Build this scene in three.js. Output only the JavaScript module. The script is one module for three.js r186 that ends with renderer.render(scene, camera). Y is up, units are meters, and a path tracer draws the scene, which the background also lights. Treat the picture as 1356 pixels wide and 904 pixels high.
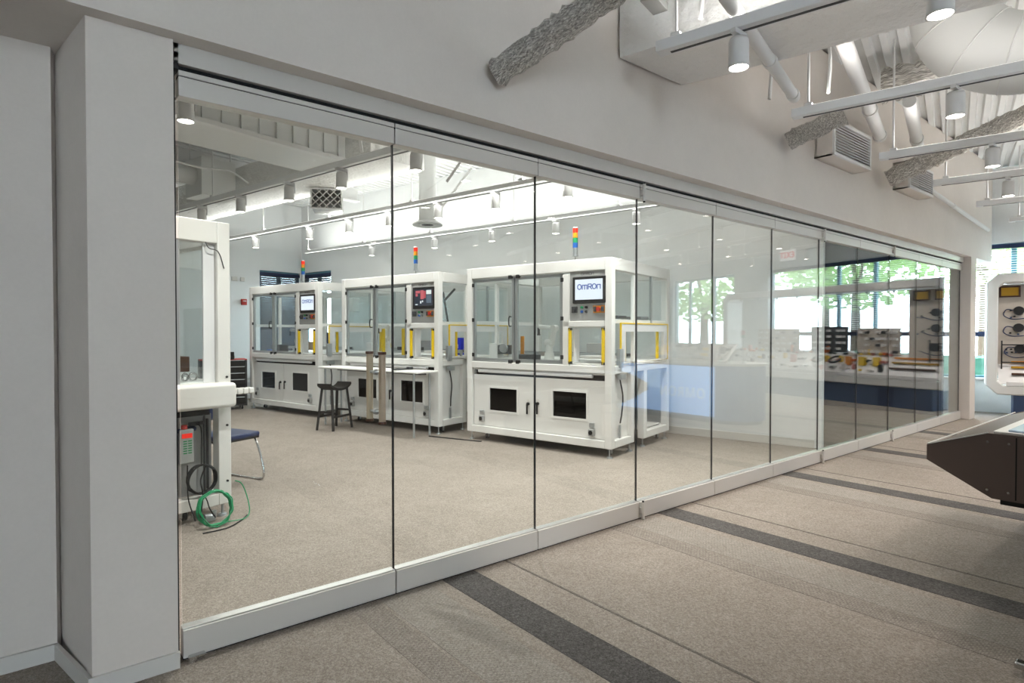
import * as THREE from 'three';
import { RoundedBoxGeometry } from 'three/addons/geometries/RoundedBoxGeometry.js';
import { mergeGeometries } from 'three/addons/utils/BufferGeometryUtils.js';
import { ImprovedNoise } from 'three/addons/math/ImprovedNoise.js';
import { TextGeometry } from 'three/addons/geometries/TextGeometry.js';
import { FontLoader } from 'three/addons/loaders/FontLoader.js';
import { RectAreaLightUniformsLib } from 'three/addons/lights/RectAreaLightUniformsLib.js';

// ---------------------------------------------------------------- camera, sky, exposure
// The glass partition stands in the plane z = 0 and runs along +x; the showroom is at z > 0.
const scene = new THREE.Scene();
const camera = new THREE.PerspectiveCamera(60.18, 1356 / 904, 0.05, 200);
camera.position.set(0, 1.45, 2.95);
{
  const yaw = THREE.MathUtils.degToRad(51), pitch = Math.atan(12 / 780);
  camera.lookAt(Math.cos(yaw) * Math.cos(pitch) * 10, 1.45 - Math.sin(pitch) * 10, 2.95 - Math.sin(yaw) * Math.cos(pitch) * 10);
}
scene.background = new THREE.Color().setRGB(0.79, 0.905, 1.0);
scene.backgroundIntensity = 14;
const renderer = new THREE.WebGLRenderer({ antialias: true });
renderer.toneMapping = THREE.LinearToneMapping;
renderer.toneMappingExposure = 1.3;
renderer.shadowMap.enabled = true;
RectAreaLightUniformsLib.init();
const LAMP_ROOM = 3.6, LAMP_SHOW = 5.8;          // candela of one track spotlight in the two rooms

// ---------------------------------------------------------------- helpers
const V3 = (x, y, z) => new THREE.Vector3(x, y, z);
let seed = 1234567;
const ORD = ['first', 'second', 'third', 'fourth', 'fifth', 'sixth', 'seventh', 'eighth', 'ninth', 'tenth', 'eleventh'];
const rnd = (a = 0, b = 1) => { seed = (seed * 1664525 + 1013904223) >>> 0; return a + (b - a) * seed / 4294967296; };
const noise = new ImprovedNoise();
const TURN = THREE.MathUtils.degToRad(14);                 // the building's grid is turned 14 degrees to the partition
const gx = [Math.cos(TURN), -Math.sin(TURN)], gz = [Math.sin(TURN), Math.cos(TURN)];
const ORG = [7.68, 0];                                      // where the rear wall meets the partition
const grid = (u, v, y = 0) => V3(ORG[0] + u * gx[0] + v * gz[0], y, ORG[1] + u * gx[1] + v * gz[1]);
const used = {};
function numbered(name) { used[name] = (used[name] ?? -1) + 1; return used[name] ? name + '_' + String(used[name]).padStart(3, '0') : name; }
function metreUV(g) {
  g = g.index ? g.toNonIndexed() : g;
  const p = g.attributes.position, uv = new Float32Array(p.count * 2), a = V3(), b = V3(), c = V3();
  for (let i = 0; i < p.count; i += 3) {
    a.fromBufferAttribute(p, i); b.fromBufferAttribute(p, i + 1); c.fromBufferAttribute(p, i + 2);
    const n = b.clone().sub(a).cross(c.clone().sub(a)), x = Math.abs(n.x), y = Math.abs(n.y), z = Math.abs(n.z);
    [a, b, c].forEach((q, k) => {
      const [s, t] = y >= x && y >= z ? [q.x, q.z] : x >= z ? [q.z, q.y] : [q.x, q.y];
      uv[(i + k) * 2] = s; uv[(i + k) * 2 + 1] = t;
    });
  }
  g.setAttribute('uv', new THREE.BufferAttribute(uv, 2));
  return g;
}
function fit(g) {                                            // same attributes everywhere, so that geometries merge
  g = g.index ? g.toNonIndexed() : g;
  for (const k of Object.keys(g.attributes)) if (!['position', 'normal', 'uv'].includes(k)) g.deleteAttribute(k);
  if (!g.attributes.uv) g.setAttribute('uv', new THREE.BufferAttribute(new Float32Array(g.attributes.position.count * 2), 2));
  return g;
}
const join = (list) => list.length === 1 ? list[0] : mergeGeometries(list.map(fit));
const box = (w, h, d, x = 0, y = 0, z = 0) => new THREE.BoxGeometry(w, h, d).translate(x, y, z);
const rbox = (w, h, d, x = 0, y = 0, z = 0, r = 0.006, s = 1) => new RoundedBoxGeometry(w, h, d, s, Math.min(r, w / 2.1, h / 2.1, d / 2.1)).translate(x, y, z);
const cyl = (r1, r2, h, x = 0, y = 0, z = 0, n = 16, axis = 'y') => {
  const g = new THREE.CylinderGeometry(r1, r2, h, n);
  if (axis === 'x') g.rotateZ(Math.PI / 2); if (axis === 'z') g.rotateX(Math.PI / 2);
  return g.translate(x, y, z);
};
function rod(a, b, r, n = 8) {                               // straight round bar between two points
  const A = V3(...a), B = V3(...b), d = B.clone().sub(A), g = new THREE.CylinderGeometry(r, r, d.length(), n);
  g.applyQuaternion(new THREE.Quaternion().setFromUnitVectors(V3(0, 1, 0), d.clone().normalize()));
  return g.translate(...A.add(B).multiplyScalar(0.5).toArray());
}
function bar(a, b, w, h) {                                   // straight flat bar, w across, h in height
  const A = V3(...a), B = V3(...b), d = B.clone().sub(A), m = new THREE.Matrix4();
  const z = d.clone().normalize(), x = V3(0, 1, 0).cross(z).normalize(), y = z.clone().cross(x);
  m.makeBasis(x, y, z).setPosition(A.clone().add(B).multiplyScalar(0.5));
  return new THREE.BoxGeometry(w, h, d.length()).applyMatrix4(m);
}
const tube = (pts, r, n = 40, m = 7, closed = false) => new THREE.TubeGeometry(new THREE.CatmullRomCurve3(pts.map((p) => V3(...p)), closed), n, r, m, closed);
const lathe = (pts, n = 24) => new THREE.LatheGeometry(pts.map(([x, y]) => new THREE.Vector2(x, y)), n);
function slab(pts, d, bevel = 0) {                           // outline in x-y, extruded d towards +z
  const s = new THREE.Shape(pts.map(([x, y]) => new THREE.Vector2(x, y)));
  return new THREE.ExtrudeGeometry(s, { depth: d, bevelEnabled: bevel > 0, bevelSize: bevel, bevelThickness: bevel, bevelSegments: 1, steps: 1 });
}
function ring(outer, inner, d, bevel = 0) {
  const s = new THREE.Shape(outer.map(([x, y]) => new THREE.Vector2(x, y)));
  s.holes.push(new THREE.Path(inner.map(([x, y]) => new THREE.Vector2(x, y))));
  return new THREE.ExtrudeGeometry(s, { depth: d, bevelEnabled: bevel > 0, bevelSize: bevel, bevelThickness: bevel, bevelSegments: 1, steps: 1 });
}
const rect = (x0, y0, x1, y1) => [[x0, y0], [x1, y0], [x1, y1], [x0, y1]];
const shadows = (o) => { o.castShadow = o.receiveShadow = true; return o; };
function part(parent, name, geos, mat) {
  const o = shadows(new THREE.Mesh(join([].concat(geos)), mat)); o.name = name; parent.add(o); return o;
}
function thing(name, label, category, pos = [0, 0, 0], turn = 0, group) {
  const o = new THREE.Group(); o.name = numbered(name); o.position.set(...pos); o.rotation.y = turn; scene.add(o);
  o.userData = { label, category }; if (group) o.userData.group = group; return o;
}
function single(name, label, category, geos, mat, group, pos, turn = 0) {
  const o = shadows(new THREE.Mesh(join([].concat(geos)), mat)); o.name = numbered(name); scene.add(o);
  if (pos) o.position.set(...pos); o.rotation.y = turn;
  o.userData = { label, category }; if (group) o.userData.group = group; return o;
}
function struct(name, geos, mat, label, category, pos, turn = 0) {
  const o = shadows(new THREE.Mesh(metreUV(join([].concat(geos))), mat)); o.name = numbered(name); scene.add(o);
  if (pos) o.position.set(...pos); o.rotation.y = turn;
  o.userData = { kind: 'structure', label, category }; return o;
}
function copy(src, pos, turn, label) {
  const c = src.clone(); c.name = numbered(src.name.replace(/_\d{3}$/, '')); c.userData = { ...src.userData }; scene.add(c);
  c.position.set(...pos); c.rotation.y = turn; if (label) c.userData.label = label; return c;
}

// ---------------------------------------------------------------- textures
function dataTex(n, f, srgb = true, rep = 1) {
  const d = new Uint8Array(n * n * 4);
  for (let j = 0; j < n; j++) for (let i = 0; i < n; i++) {
    const c = f(i, j, n), k = (j * n + i) * 4;
    d[k] = c[0]; d[k + 1] = c[1]; d[k + 2] = c[2]; d[k + 3] = 255;
  }
  const t = new THREE.DataTexture(d, n, n); t.wrapS = t.wrapT = THREE.RepeatWrapping; t.magFilter = THREE.LinearFilter; t.minFilter = THREE.LinearMipmapLinearFilter;
  if (srgb) t.colorSpace = THREE.SRGBColorSpace; t.repeat.set(rep, rep); t.needsUpdate = true; return t;
}
const clamp = (v) => Math.max(0, Math.min(255, v));
function periodic(n, cells) {                                // tileable value noise
  const g = new Float32Array(cells * cells).map(() => rnd(-1, 1));
  return (i, j) => {
    const x = i / n * cells, y = j / n * cells, x0 = Math.floor(x), y0 = Math.floor(y), fx = x - x0, fy = y - y0;
    const at = (a, b) => g[((b + cells) % cells) * cells + (a + cells) % cells], sx = fx * fx * (3 - 2 * fx), sy = fy * fy * (3 - 2 * fy);
    return (at(x0, y0) * (1 - sx) + at(x0 + 1, y0) * sx) * (1 - sy) + (at(x0, y0 + 1) * (1 - sx) + at(x0 + 1, y0 + 1) * sx) * sy;
  };
}
function carpet(base, spread, weave = 0) {                   // one tile is 1.6 m
  const n = 1024, a = periodic(n, 512), b = periodic(n, 190), c = periodic(n, 9), e = periodic(n, 30);
  return dataTex(n, (i, j) => {
    let v = (a(i, j) * 0.75 + b(i, j) * 0.5) * spread + c(i, j) * 3 + e(i, j) * 2.5;
    if (weave) { const row = Math.floor(j / 7), col = (i + (row % 2) * 11) % 22; v += (col < 13 && j % 7 < 4 ? weave : -weave * 0.6); }
    return base.map((x) => clamp(x + v));
  }, true, 1 / 1.6);
}
const bumpFine = (() => { const n = 512, a = periodic(n, 256), b = periodic(n, 90); return dataTex(n, (i, j) => { const v = clamp(128 + a(i, j) * 80 + b(i, j) * 45); return [v, v, v]; }, false, 1 / 0.8); })();
const paintTex = (base, k = 2.2) => { const n = 512, a = periodic(n, 7), b = periodic(n, 40), c = periodic(n, 256); return dataTex(n, (i, j) => { const v = a(i, j) * k + b(i, j) * k * 0.5 + c(i, j) * 1.2; return base.map((x) => clamp(x + v)); }, true, 1 / 2.5); };
const speckTex = (base, k) => { const n = 512, a = periodic(n, 120), b = periodic(n, 46), c = periodic(n, 256); return dataTex(n, (i, j) => { const v = a(i, j) * k + b(i, j) * k * 0.7 + c(i, j) * k * 0.7; return base.map((x) => clamp(x + v)); }, true, 1 / 0.6); };
const wrapTex = (() => { const n = 512, a = periodic(n, 14), b = periodic(n, 40), c = periodic(n, 150); return dataTex(n, (i, j) => { const v = clamp(128 + a(i, j) * 70 + b(i, j) * 45 + c(i, j) * 18); return [v, v, v]; }, false, 1 / 1.1); })();

// ---------------------------------------------------------------- materials
const std = (color, roughness = 0.6, metalness = 0, more = {}) => new THREE.MeshStandardMaterial({ color, roughness, metalness, ...more });
const paint = paintTex([221, 214, 207]);
const M = {
  wall: std(0xffffff, 0.9, 0, { map: paint }),
  wallCool: std(0xffffff, 0.9, 0, { map: paintTex([229, 231, 231]) }),
  alcoveShade: std(0x5b6067, 0.95), charcoal: std(0x9b948c, 0.85), base: std(0xcfcdc8, 0.6),
  carpet: std(0xffffff, 1, 0, { map: carpet([143, 134, 125], 25), bumpMap: bumpFine, bumpScale: 0.004 }),
  carpetDark: std(0xffffff, 1, 0, { map: carpet([82, 79, 77], 28), bumpMap: bumpFine, bumpScale: 0.004 }),
  carpetWeave: std(0xffffff, 1, 0, { map: carpet([136, 128, 120], 21, 9), bumpMap: bumpFine, bumpScale: 0.005 }),
  carpetLine: std(0xffffff, 1, 0, { map: carpet([108, 101, 95], 24), bumpMap: bumpFine, bumpScale: 0.004 }),
  carpetPale: std(0xffffff, 1, 0, { map: carpet([145, 138, 130], 21, 7), bumpMap: bumpFine, bumpScale: 0.005 }),
  deck: std(0xffffff, 0.8, 0, { map: paintTex([222, 223, 222], 3) }),
  duct: std(0xecebe8, 0.62, 0, { bumpMap: wrapTex, bumpScale: 0.02 }),
  ductPlain: std(0xd9dad8, 0.55), steel: std(0xdededd, 0.55),
  fireproof: std(0xffffff, 1, 0, { map: speckTex([204, 200, 193], 50), bumpMap: bumpFine, bumpScale: 0.012 }),
  track: std(0xe6e7e8, 0.5), slot: std(0x0a0a0b, 0.8), lampBody: std(0xdddddd, 0.45),
  lens: std(0xffffff, 0.4, 0, { emissive: 0xfff6e8, emissiveIntensity: 22 }),
  rail: std(0xd0cdc8, 0.45, 0.2), railEdge: std(0xcfcfcd, 0.3, 0.8), chrome: std(0xd0d0d0, 0.18, 1), seal: std(0x15171a, 0.6),
  glass: new THREE.MeshPhysicalMaterial({ color: new THREE.Color().setRGB(0.945, 0.972, 0.968), roughness: 0.0, transmission: 1, thickness: 0, ior: 1.5 }),
  pane: new THREE.MeshPhysicalMaterial({ color: new THREE.Color().setRGB(0.95, 0.97, 0.97), roughness: 0.02, transmission: 1, thickness: 0, ior: 1.48 }),
  smoked: new THREE.MeshPhysicalMaterial({ color: 0x55575a, roughness: 0.03, transmission: 1, thickness: 0, ior: 1.5 }),
  white: std(0xe3e2df, 0.42), whiteWarm: std(0xd8d6d1, 0.45), grey: std(0x9b9c9b, 0.5), greyPlate: std(0xa7a8a6, 0.45, 0.2),
  alu: std(0xb7bbbd, 0.35, 0.8), black: std(0x101112, 0.45), rubber: std(0x1d1e1f, 0.75), darkGrey: std(0x3a3c3f, 0.55),
  yellow: std(0xe8c30c, 0.45), orange: std(0xd96a10, 0.45), red: std(0xb3261c, 0.4), green: std(0x17834f, 0.4), blue: std(0x1c57a8, 0.4), amber: std(0xd88912, 0.35),
  blueBin: std(0x1a2fd0, 0.45), navy: std(0x10254f, 0.5), tan: std(0xb3a18b, 0.4, 0.1), brownCap: std(0x4a2a18, 0.5),
  brown: std(0x5c4f4a, 0.5), stool: std(0x2d2b2a, 0.6), gold: std(0xc79a2c, 0.35, 0.4), blueBase: std(0x3c6fb0, 0.5), greyBase: std(0x6d7884, 0.55),
  cableGreen: std(0x1b8f5d, 0.4), teal: std(0x5a8ea0, 0.5), leaf: new THREE.MeshPhysicalMaterial({ color: 0x9dbb74, roughness: 1, transmission: 0.4, thickness: 0 }), bark: std(0x4b3d30, 0.9), paving: std(0xc9c9c4, 0.95), pink: std(0xc9807c, 0.5),
  clearCoil: std(0xcfe0dd, 0.3),
};
M.diffuser = std(0xffffff, 0.5, 0, { emissive: 0xfffaf2, emissiveIntensity: 1.1 });
const font = await new FontLoader().loadAsync('fonts/droid/droid_sans_bold.typeface.json');
function letters(text, size, depth = 0.004) {
  const g = new TextGeometry(text, { font, size, depth, curveSegments: 4, bevelEnabled: false });
  g.computeBoundingBox(); const b = g.boundingBox; return g.translate(-(b.min.x + b.max.x) / 2, -(b.min.y + b.max.y) / 2, 0);
}
function logo(c, x, y, w, h, lw, color) {                    // the five rounded letters, o m r o n
  c.strokeStyle = color; c.lineWidth = lw; c.lineJoin = 'round'; c.lineCap = 'round';
  const u = w / 5.6, r = h / 2, oval = (x0) => { c.beginPath(); c.ellipse(x0 + u * 0.5, y + r, u * 0.46, r, 0, 0, Math.PI * 2); c.stroke(); };
  const path = (pts) => { c.beginPath(); pts.forEach(([a, b], i) => i ? c.lineTo(a, b) : c.moveTo(a, b)); c.stroke(); };
  oval(x);
  let a = x + u * 1.2; path([[a, y + h], [a, y + lw], [a + u * 1.15, y + lw], [a + u * 1.15, y + h]]); path([[a + u * 0.58, y + lw], [a + u * 0.58, y + h]]);
  a = x + u * 2.65; path([[a, y + h], [a, y], [a + u * 0.7, y], [a + u * 0.8, y + h * 0.25], [a + u * 0.7, y + h * 0.5], [a, y + h * 0.5]]); path([[a + u * 0.35, y + h * 0.5], [a + u * 0.85, y + h]]);
  oval(x + u * 3.6);
  a = x + u * 4.8; path([[a, y + h], [a, y + lw], [a + u * 0.75, y + lw], [a + u * 0.75, y + h]]);
}
function canvasTex(w, h, draw) {
  const cv = document.createElement('canvas'); cv.width = w; cv.height = h; draw(cv.getContext('2d'), w, h);
  const t = new THREE.CanvasTexture(cv); t.colorSpace = THREE.SRGBColorSpace; return t;
}
const screenMat = (tex, k) => std(0x111111, 0.3, 0, { emissive: 0xffffff, emissiveMap: tex, emissiveIntensity: k });
const logoTex = canvasTex(512, 384, (c, w, h) => { c.fillStyle = '#e9eff8'; c.fillRect(0, 0, w, h); logo(c, 45, 95, 430, 92, 17, '#3a55a0'); });
const redTex = canvasTex(512, 384, (c, w, h) => {
  c.fillStyle = '#2d3540'; c.fillRect(0, 0, w, h); c.fillStyle = '#c9666c'; c.fillRect(40, 30, 130, 60); c.fillRect(180, 20, 90, 210); c.fillRect(40, 100, 60, 60);
  c.fillStyle = '#b84f58'; c.fillRect(270, 40, 60, 170); c.fillStyle = '#e6ede9'; c.fillRect(345, 25, 140, 95); c.fillStyle = '#eef1f4'; c.fillRect(170, 270, 34, 60); c.fillRect(220, 260, 34, 40); c.fillRect(30, 340, 70, 22);
  c.fillStyle = '#5d6a77'; c.fillRect(345, 140, 140, 180);
});
M.screenLogo = screenMat(logoTex, 0.95); M.screenRed = screenMat(redTex, 0.9);
M.plateLogo = std(0xffffff, 0.45, 0, { map: canvasTex(512, 96, (c, w, h) => { c.fillStyle = '#a9a9a7'; c.fillRect(0, 0, w, h); logo(c, 120, 22, 270, 48, 9, '#23252b'); }) });

// ---------------------------------------------------------------- the building
function prism(pts, y0, y1) { return slab(pts.map(([x, z]) => [x, -z]), y1 - y0).rotateX(-Math.PI / 2).translate(0, y0, 0); }
const gBox = (u0, u1, v0, v1, y0, y1) => prism([[u0, v0], [u1, v0], [u1, v1], [u0, v1]].map(([u, v]) => { const p = grid(u, v); return [p.x, p.z]; }), y0, y1);
const HEAD = 4.4;
const floor = struct('floor', prism([[-4.4, -12.5], [11.9, -12.5], [16.6, 9.4], [13.3, 13.2], [-4.4, 13.2]], -0.12, 0), M.carpet, 'beige flecked carpet running through both rooms', 'floor');
for (let k = -2; k < 5; k++) {                              // woven bands across the showroom carpet
  const x0 = 1.84 + 2.03 * k; if (x0 < -4 || x0 > 12.2) continue;
  const z0 = 0.03, z1 = x0 > 0 ? 9 : 8, band = (name, a, b, y, m, za = z0) => { const o = part(floor, name, metreUV(box(b - a, 0.006, z1 - za, (a + b) / 2, y - 0.003, (za + z1) / 2)), m); return o; };
  band('carpet_stripe', x0, x0 + 0.225, 0.0025, M.carpetDark);
  band('carpet_line', x0 + 0.466, x0 + 0.48, 0.0022, M.carpetLine);
  band('woven_band', x0 - 0.57, x0 - 0.42, 0.0018, M.carpetWeave);
  band('pale_band', x0 - 0.40, x0 - 0.09, 0.0016, M.carpetPale);
}
struct('ceiling', (() => {
  const o = [[-14, 0.12]], n = 168; for (let i = 0; i < n; i++) { const a = -14 + i * 0.152; o.push([a, 0.05], [a + 0.06, 0.05], [a + 0.075, 0], [a + 0.137, 0]); }
  o.push([-14 + n * 0.152, 0.05], [-14 + n * 0.152, 0.12]);
  const g = slab(o.map(([a, y]) => [a, y]), 21); const m = new THREE.Matrix4().makeBasis(V3(gz[0], 0, gz[1]), V3(0, 1, 0), V3(-gx[0], 0, -gx[1])); const p = grid(7, 0);
  return g.applyMatrix4(m).translate(p.x, HEAD, p.z);
})(), M.deck, 'white painted ribbed metal deck high overhead', 'ceiling');
struct('wall_left', prism([[-4.3, -0.52], [0.1, -0.52], [0.064, -0.345], [-4.3, -0.345]], 0, 2.72), M.wall, 'plain grey white wall beside the pilaster', 'wall');
struct('wall_pilaster', prism([[0.064, -0.52], [0.165, 0.072], [0.47, 0.072], [0.47, -0.35], [0.3, -0.52]], 0, 2.72), M.wall, 'white pilaster at the start of the glass partition', 'pilaster');
struct('wall_bulkhead', prism([[-4.3, -0.38], [13.2, -0.38], [13.28, 0.15], [-4.3, 0.15]], 2.7, HEAD + 0.02), M.wall, 'broad white bulkhead above the glass partition', 'bulkhead');
struct('wall_pillar', [rbox(0.3, 2.72, 0.3, 12.18, 1.36, 0.0, 0.01)], M.wall, 'slim white pillar at the far end of the glass', 'pillar');
struct('wall_front', prism([[-4.3, -0.38], [0.1, -0.38], [0.1, -0.5], [-4.3, -0.5]], 2.7, HEAD), M.wall, 'upper wall over the plain left wall', 'wall');
{ // rear wall with the window in its far corner, and the end wall with a window beside the corner
  const at = (u0, u1, v0, v1, y0, y1) => gBox(u0, u1, v0, v1, y0, y1);
  struct('wall_back', [at(0, 0.14, -10.26, -0.32, 0, HEAD), at(0, 0.14, -11.3, -10.26, 2.85, HEAD), at(0, 0.14, -11.3, -10.26, 0, 0.9), at(0, 0.14, -11.5, -11.3, 0, HEAD)], M.wallCool, 'long white wall behind the machines', 'wall');
  struct('wall_far', [at(-8.2, -1.06, -11.52, -11.38, 0, HEAD), at(-1.06, -0.06, -11.52, -11.38, 2.84, HEAD), at(-1.06, -0.06, -11.52, -11.38, 0, 0.9), at(-0.06, 0.14, -11.52, -11.38, 0, HEAD)], M.wallCool, 'pale wall at the far end behind the machines', 'wall');
}
struct('wall_side', box(0.14, HEAD, 11, -2.75, HEAD / 2, -5.6), M.wallCool, 'white wall closing the machine room', 'wall');
struct('wall_alcove', [prism([[7.1, -3.3], [12.3, -3.3], [12.3, -3.16], [7.1, -3.16]], 0, HEAD), box(0.1, HEAD, 2.85, 12.28, HEAD / 2, -1.72)], M.alcoveShade, 'alcove walls behind the last panes, shade put into their grey colour', 'wall');  // dark grey stands in for the shade of the unlit alcove
struct('wall_rear', gBox(-12.4, 5.8, 10.0, 10.14, 0, HEAD), M.charcoal, 'charcoal wall at the rear of the showroom', 'wall');
struct('wall_entry', box(0.14, HEAD, 13.6, -4.33, HEAD / 2, 6.3), M.charcoal, 'charcoal wall closing the showroom', 'wall');
// window wall at the end of the showroom
const WU = 5.6;
struct('wall_window', [gBox(WU, WU + 0.25, -2.2, 10.1, 3.05, HEAD), gBox(WU, WU + 0.25, -2.2, 10.1, 0, 0.6), gBox(WU, WU + 0.25, -2.2, -0.75, 0.6, 3.05), gBox(WU, WU + 0.25, 6.2, 7.35, 0.6, 3.05), gBox(WU, WU + 0.25, 9.85, 10.1, 0.6, 3.05)], M.wallCool, 'white wall with tall windows at the showroom end', 'wall');
struct('baseboard_left', [prism([[-4.2, -0.345], [0.058, -0.345], [0.06, -0.33], [-4.2, -0.33]], 0, 0.07), prism([[0.05, -0.345], [0.152, 0.086], [0.166, 0.07], [0.066, -0.345]], 0, 0.07), prism([[0.152, 0.086], [0.474, 0.086], [0.474, 0.07], [0.152, 0.07]], 0, 0.07)], M.base, 'white baseboard round the pilaster', 'baseboard');
struct('baseboard_back', gBox(-0.014, 0, -10.9, -0.4, 0, 0.1), M.base, 'white baseboard of the rear wall', 'baseboard');
function windowUnit(n, u, v0, v1, y0, y1, muls, label, alongU = false, depth = 0.06) {
  const o = new THREE.Group(); o.name = 'window_' + n; scene.add(o); const mid = alongU ? grid((v0 + v1) / 2, u) : grid(u, (v0 + v1) / 2);
  o.position.copy(mid); o.rotation.y = alongU ? TURN : TURN - Math.PI / 2; o.userData = { kind: 'structure', label, category: 'window' };
  const w = v1 - v0, f = [];
  f.push(box(w, 0.06, depth, 0, y0 + 0.03, 0), box(w, 0.06, depth, 0, y1 - 0.03, 0), box(0.06, y1 - y0, depth, -w / 2 + 0.03, (y0 + y1) / 2, 0), box(0.06, y1 - y0, depth, w / 2 - 0.03, (y0 + y1) / 2, 0));
  part(o, 'window_frame', f, M.teal);
  const edges = [-w / 2 + 0.06, ...muls, w / 2 - 0.06];
  for (const m of muls) part(o, 'mullion', box(0.08, y1 - y0 - 0.12, depth, m, (y0 + y1) / 2, 0), M.teal);
  for (let i = 0; i + 1 < edges.length; i++) part(o, 'pane', box(edges[i + 1] - edges[i], y1 - y0 - 0.1, 0.008, (edges[i] + edges[i + 1]) / 2, (y0 + y1) / 2, 0), M.pane);
  return o;
}
function blinds(o, w, y0, y1, z, mat, pitch, tilt) {
  const sl = []; for (let y = y1 - 0.08; y > y0; y -= pitch) sl.push(new THREE.BoxGeometry(w, 0.0022, 0.05).rotateX(tilt).translate(0, y, 0));
  const s = part(o, 'blind_slats', sl, mat); s.position.z = z; s.userData.kind = 'stuff';
  part(o, 'blind_head', rbox(w + 0.02, 0.07, 0.06, 0, y1 - 0.035, z), M.navy);
}
const w1 = windowUnit(1, WU + 0.12, -0.75, 6.2, 0.6, 3.05, [-0.9, 0.75, 1.6], 'tall window wall with white slatted blinds behind the display');
{ const b = new THREE.Group(); blinds(w1, 6.7, 1.5, 3.03, 0.09, std(0xf0f2f2, 0.7), 0.042, 0.25); part(w1, 'window_sill', rbox(6.95, 0.04, 0.3, 0, 0.6, 0.02), M.base); part(w1, 'transom', box(6.8, 0.09, 0.07, 0, 1.42, 0), M.navy); }
const w2 = windowUnit(2, WU + 0.12, 7.35, 9.85, 0.6, 3.05, [-0.4, 0.6], 'second showroom window beyond the grey pier');
const w3 = windowUnit(3, -0.06, -1.06, -0.06, 0.9, 2.84, [0], 'dark blinded window on the far wall', true); w3.position.copy(grid(-0.56, -11.45)); blinds(w3, 0.97, 0.9, 2.8, 0.06, std(0x2b3542, 0.6), 0.045, 1.1);
const w4 = windowUnit(4, 0.07, -11.3, -10.26, 0.9, 2.85, [0], 'dark blinded window in the corner of the long wall'); blinds(w4, 1.0, 2.45, 2.8, 0.06, std(0x39424d, 0.6), 0.045, 1.1);
// outside: lawn and trees
struct('ground', prism([[13.9, -20], [60, -30], [60, 40], [17.2, 20]], -0.3, -0.2), M.paving, 'pale paved forecourt outside the windows', 'ground');
function tree(p, h, r, label) {
  const t = thing('tree', label, 'tree', [p[0], -0.2, p[1]], 0, 'trees outside the showroom windows');
  part(t, 'trunk', [cyl(0.12, 0.2, h * 0.5, 0, h * 0.25, 0, 8), rod([0, h * 0.35, 0], [r * 0.5, h * 0.62, 0.2], 0.06), rod([0, h * 0.4, 0], [-r * 0.5, h * 0.66, -0.3], 0.06)], M.bark);
  const lv = []; for (let i = 0; i < 2200; i++) {
    const a = rnd(0, 6.283), b = Math.acos(rnd(-1, 1)), q = r * Math.cbrt(rnd(0.15, 1)), s = rnd(0.1, 0.24);
    const g = new THREE.PlaneGeometry(s, s * 0.7); g.rotateX(rnd(0, 3)); g.rotateY(rnd(0, 6)); lv.push(g.translate(q * Math.sin(b) * Math.cos(a), h * 0.62 + q * Math.cos(b) * 0.85, q * Math.sin(b) * Math.sin(a)));
  }
  const f = part(t, 'foliage', lv, M.leaf); f.userData.kind = 'stuff'; return t;
}
for (const [x, z, h, r] of [[20, 0.5, 6.5, 2.1], [21.5, 5.2, 7, 2.3], [20, 10, 6, 2.0], [25, -2.5, 8, 2.7], [26.5, 2.8, 9, 2.5], [27, 8.5, 9, 2.9]]) tree([x, z], h, r, 'leafy green tree standing outside the showroom windows');

single('clipped_hedge', 'dark clipped hedge outside the showroom windows', 'hedge', (() => { const g = new THREE.BoxGeometry(1, 1.1, 16, 4, 8, 90), p = g.attributes.position; for (let i = 0; i < p.count; i++) { const n = noise.noise(p.getX(i) * 3, p.getY(i) * 4, p.getZ(i) * 3) * 0.22 + noise.noise(p.getX(i) * 9, p.getY(i) * 9, p.getZ(i) * 9) * 0.12; p.setXYZ(i, p.getX(i) + n, p.getY(i) + n * 0.6, p.getZ(i)); } g.computeVertexNormals(); return g; })(), std(0x2f5a4a, 0.95), undefined, [17.4, 0.35, 4], TURN);

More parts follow.
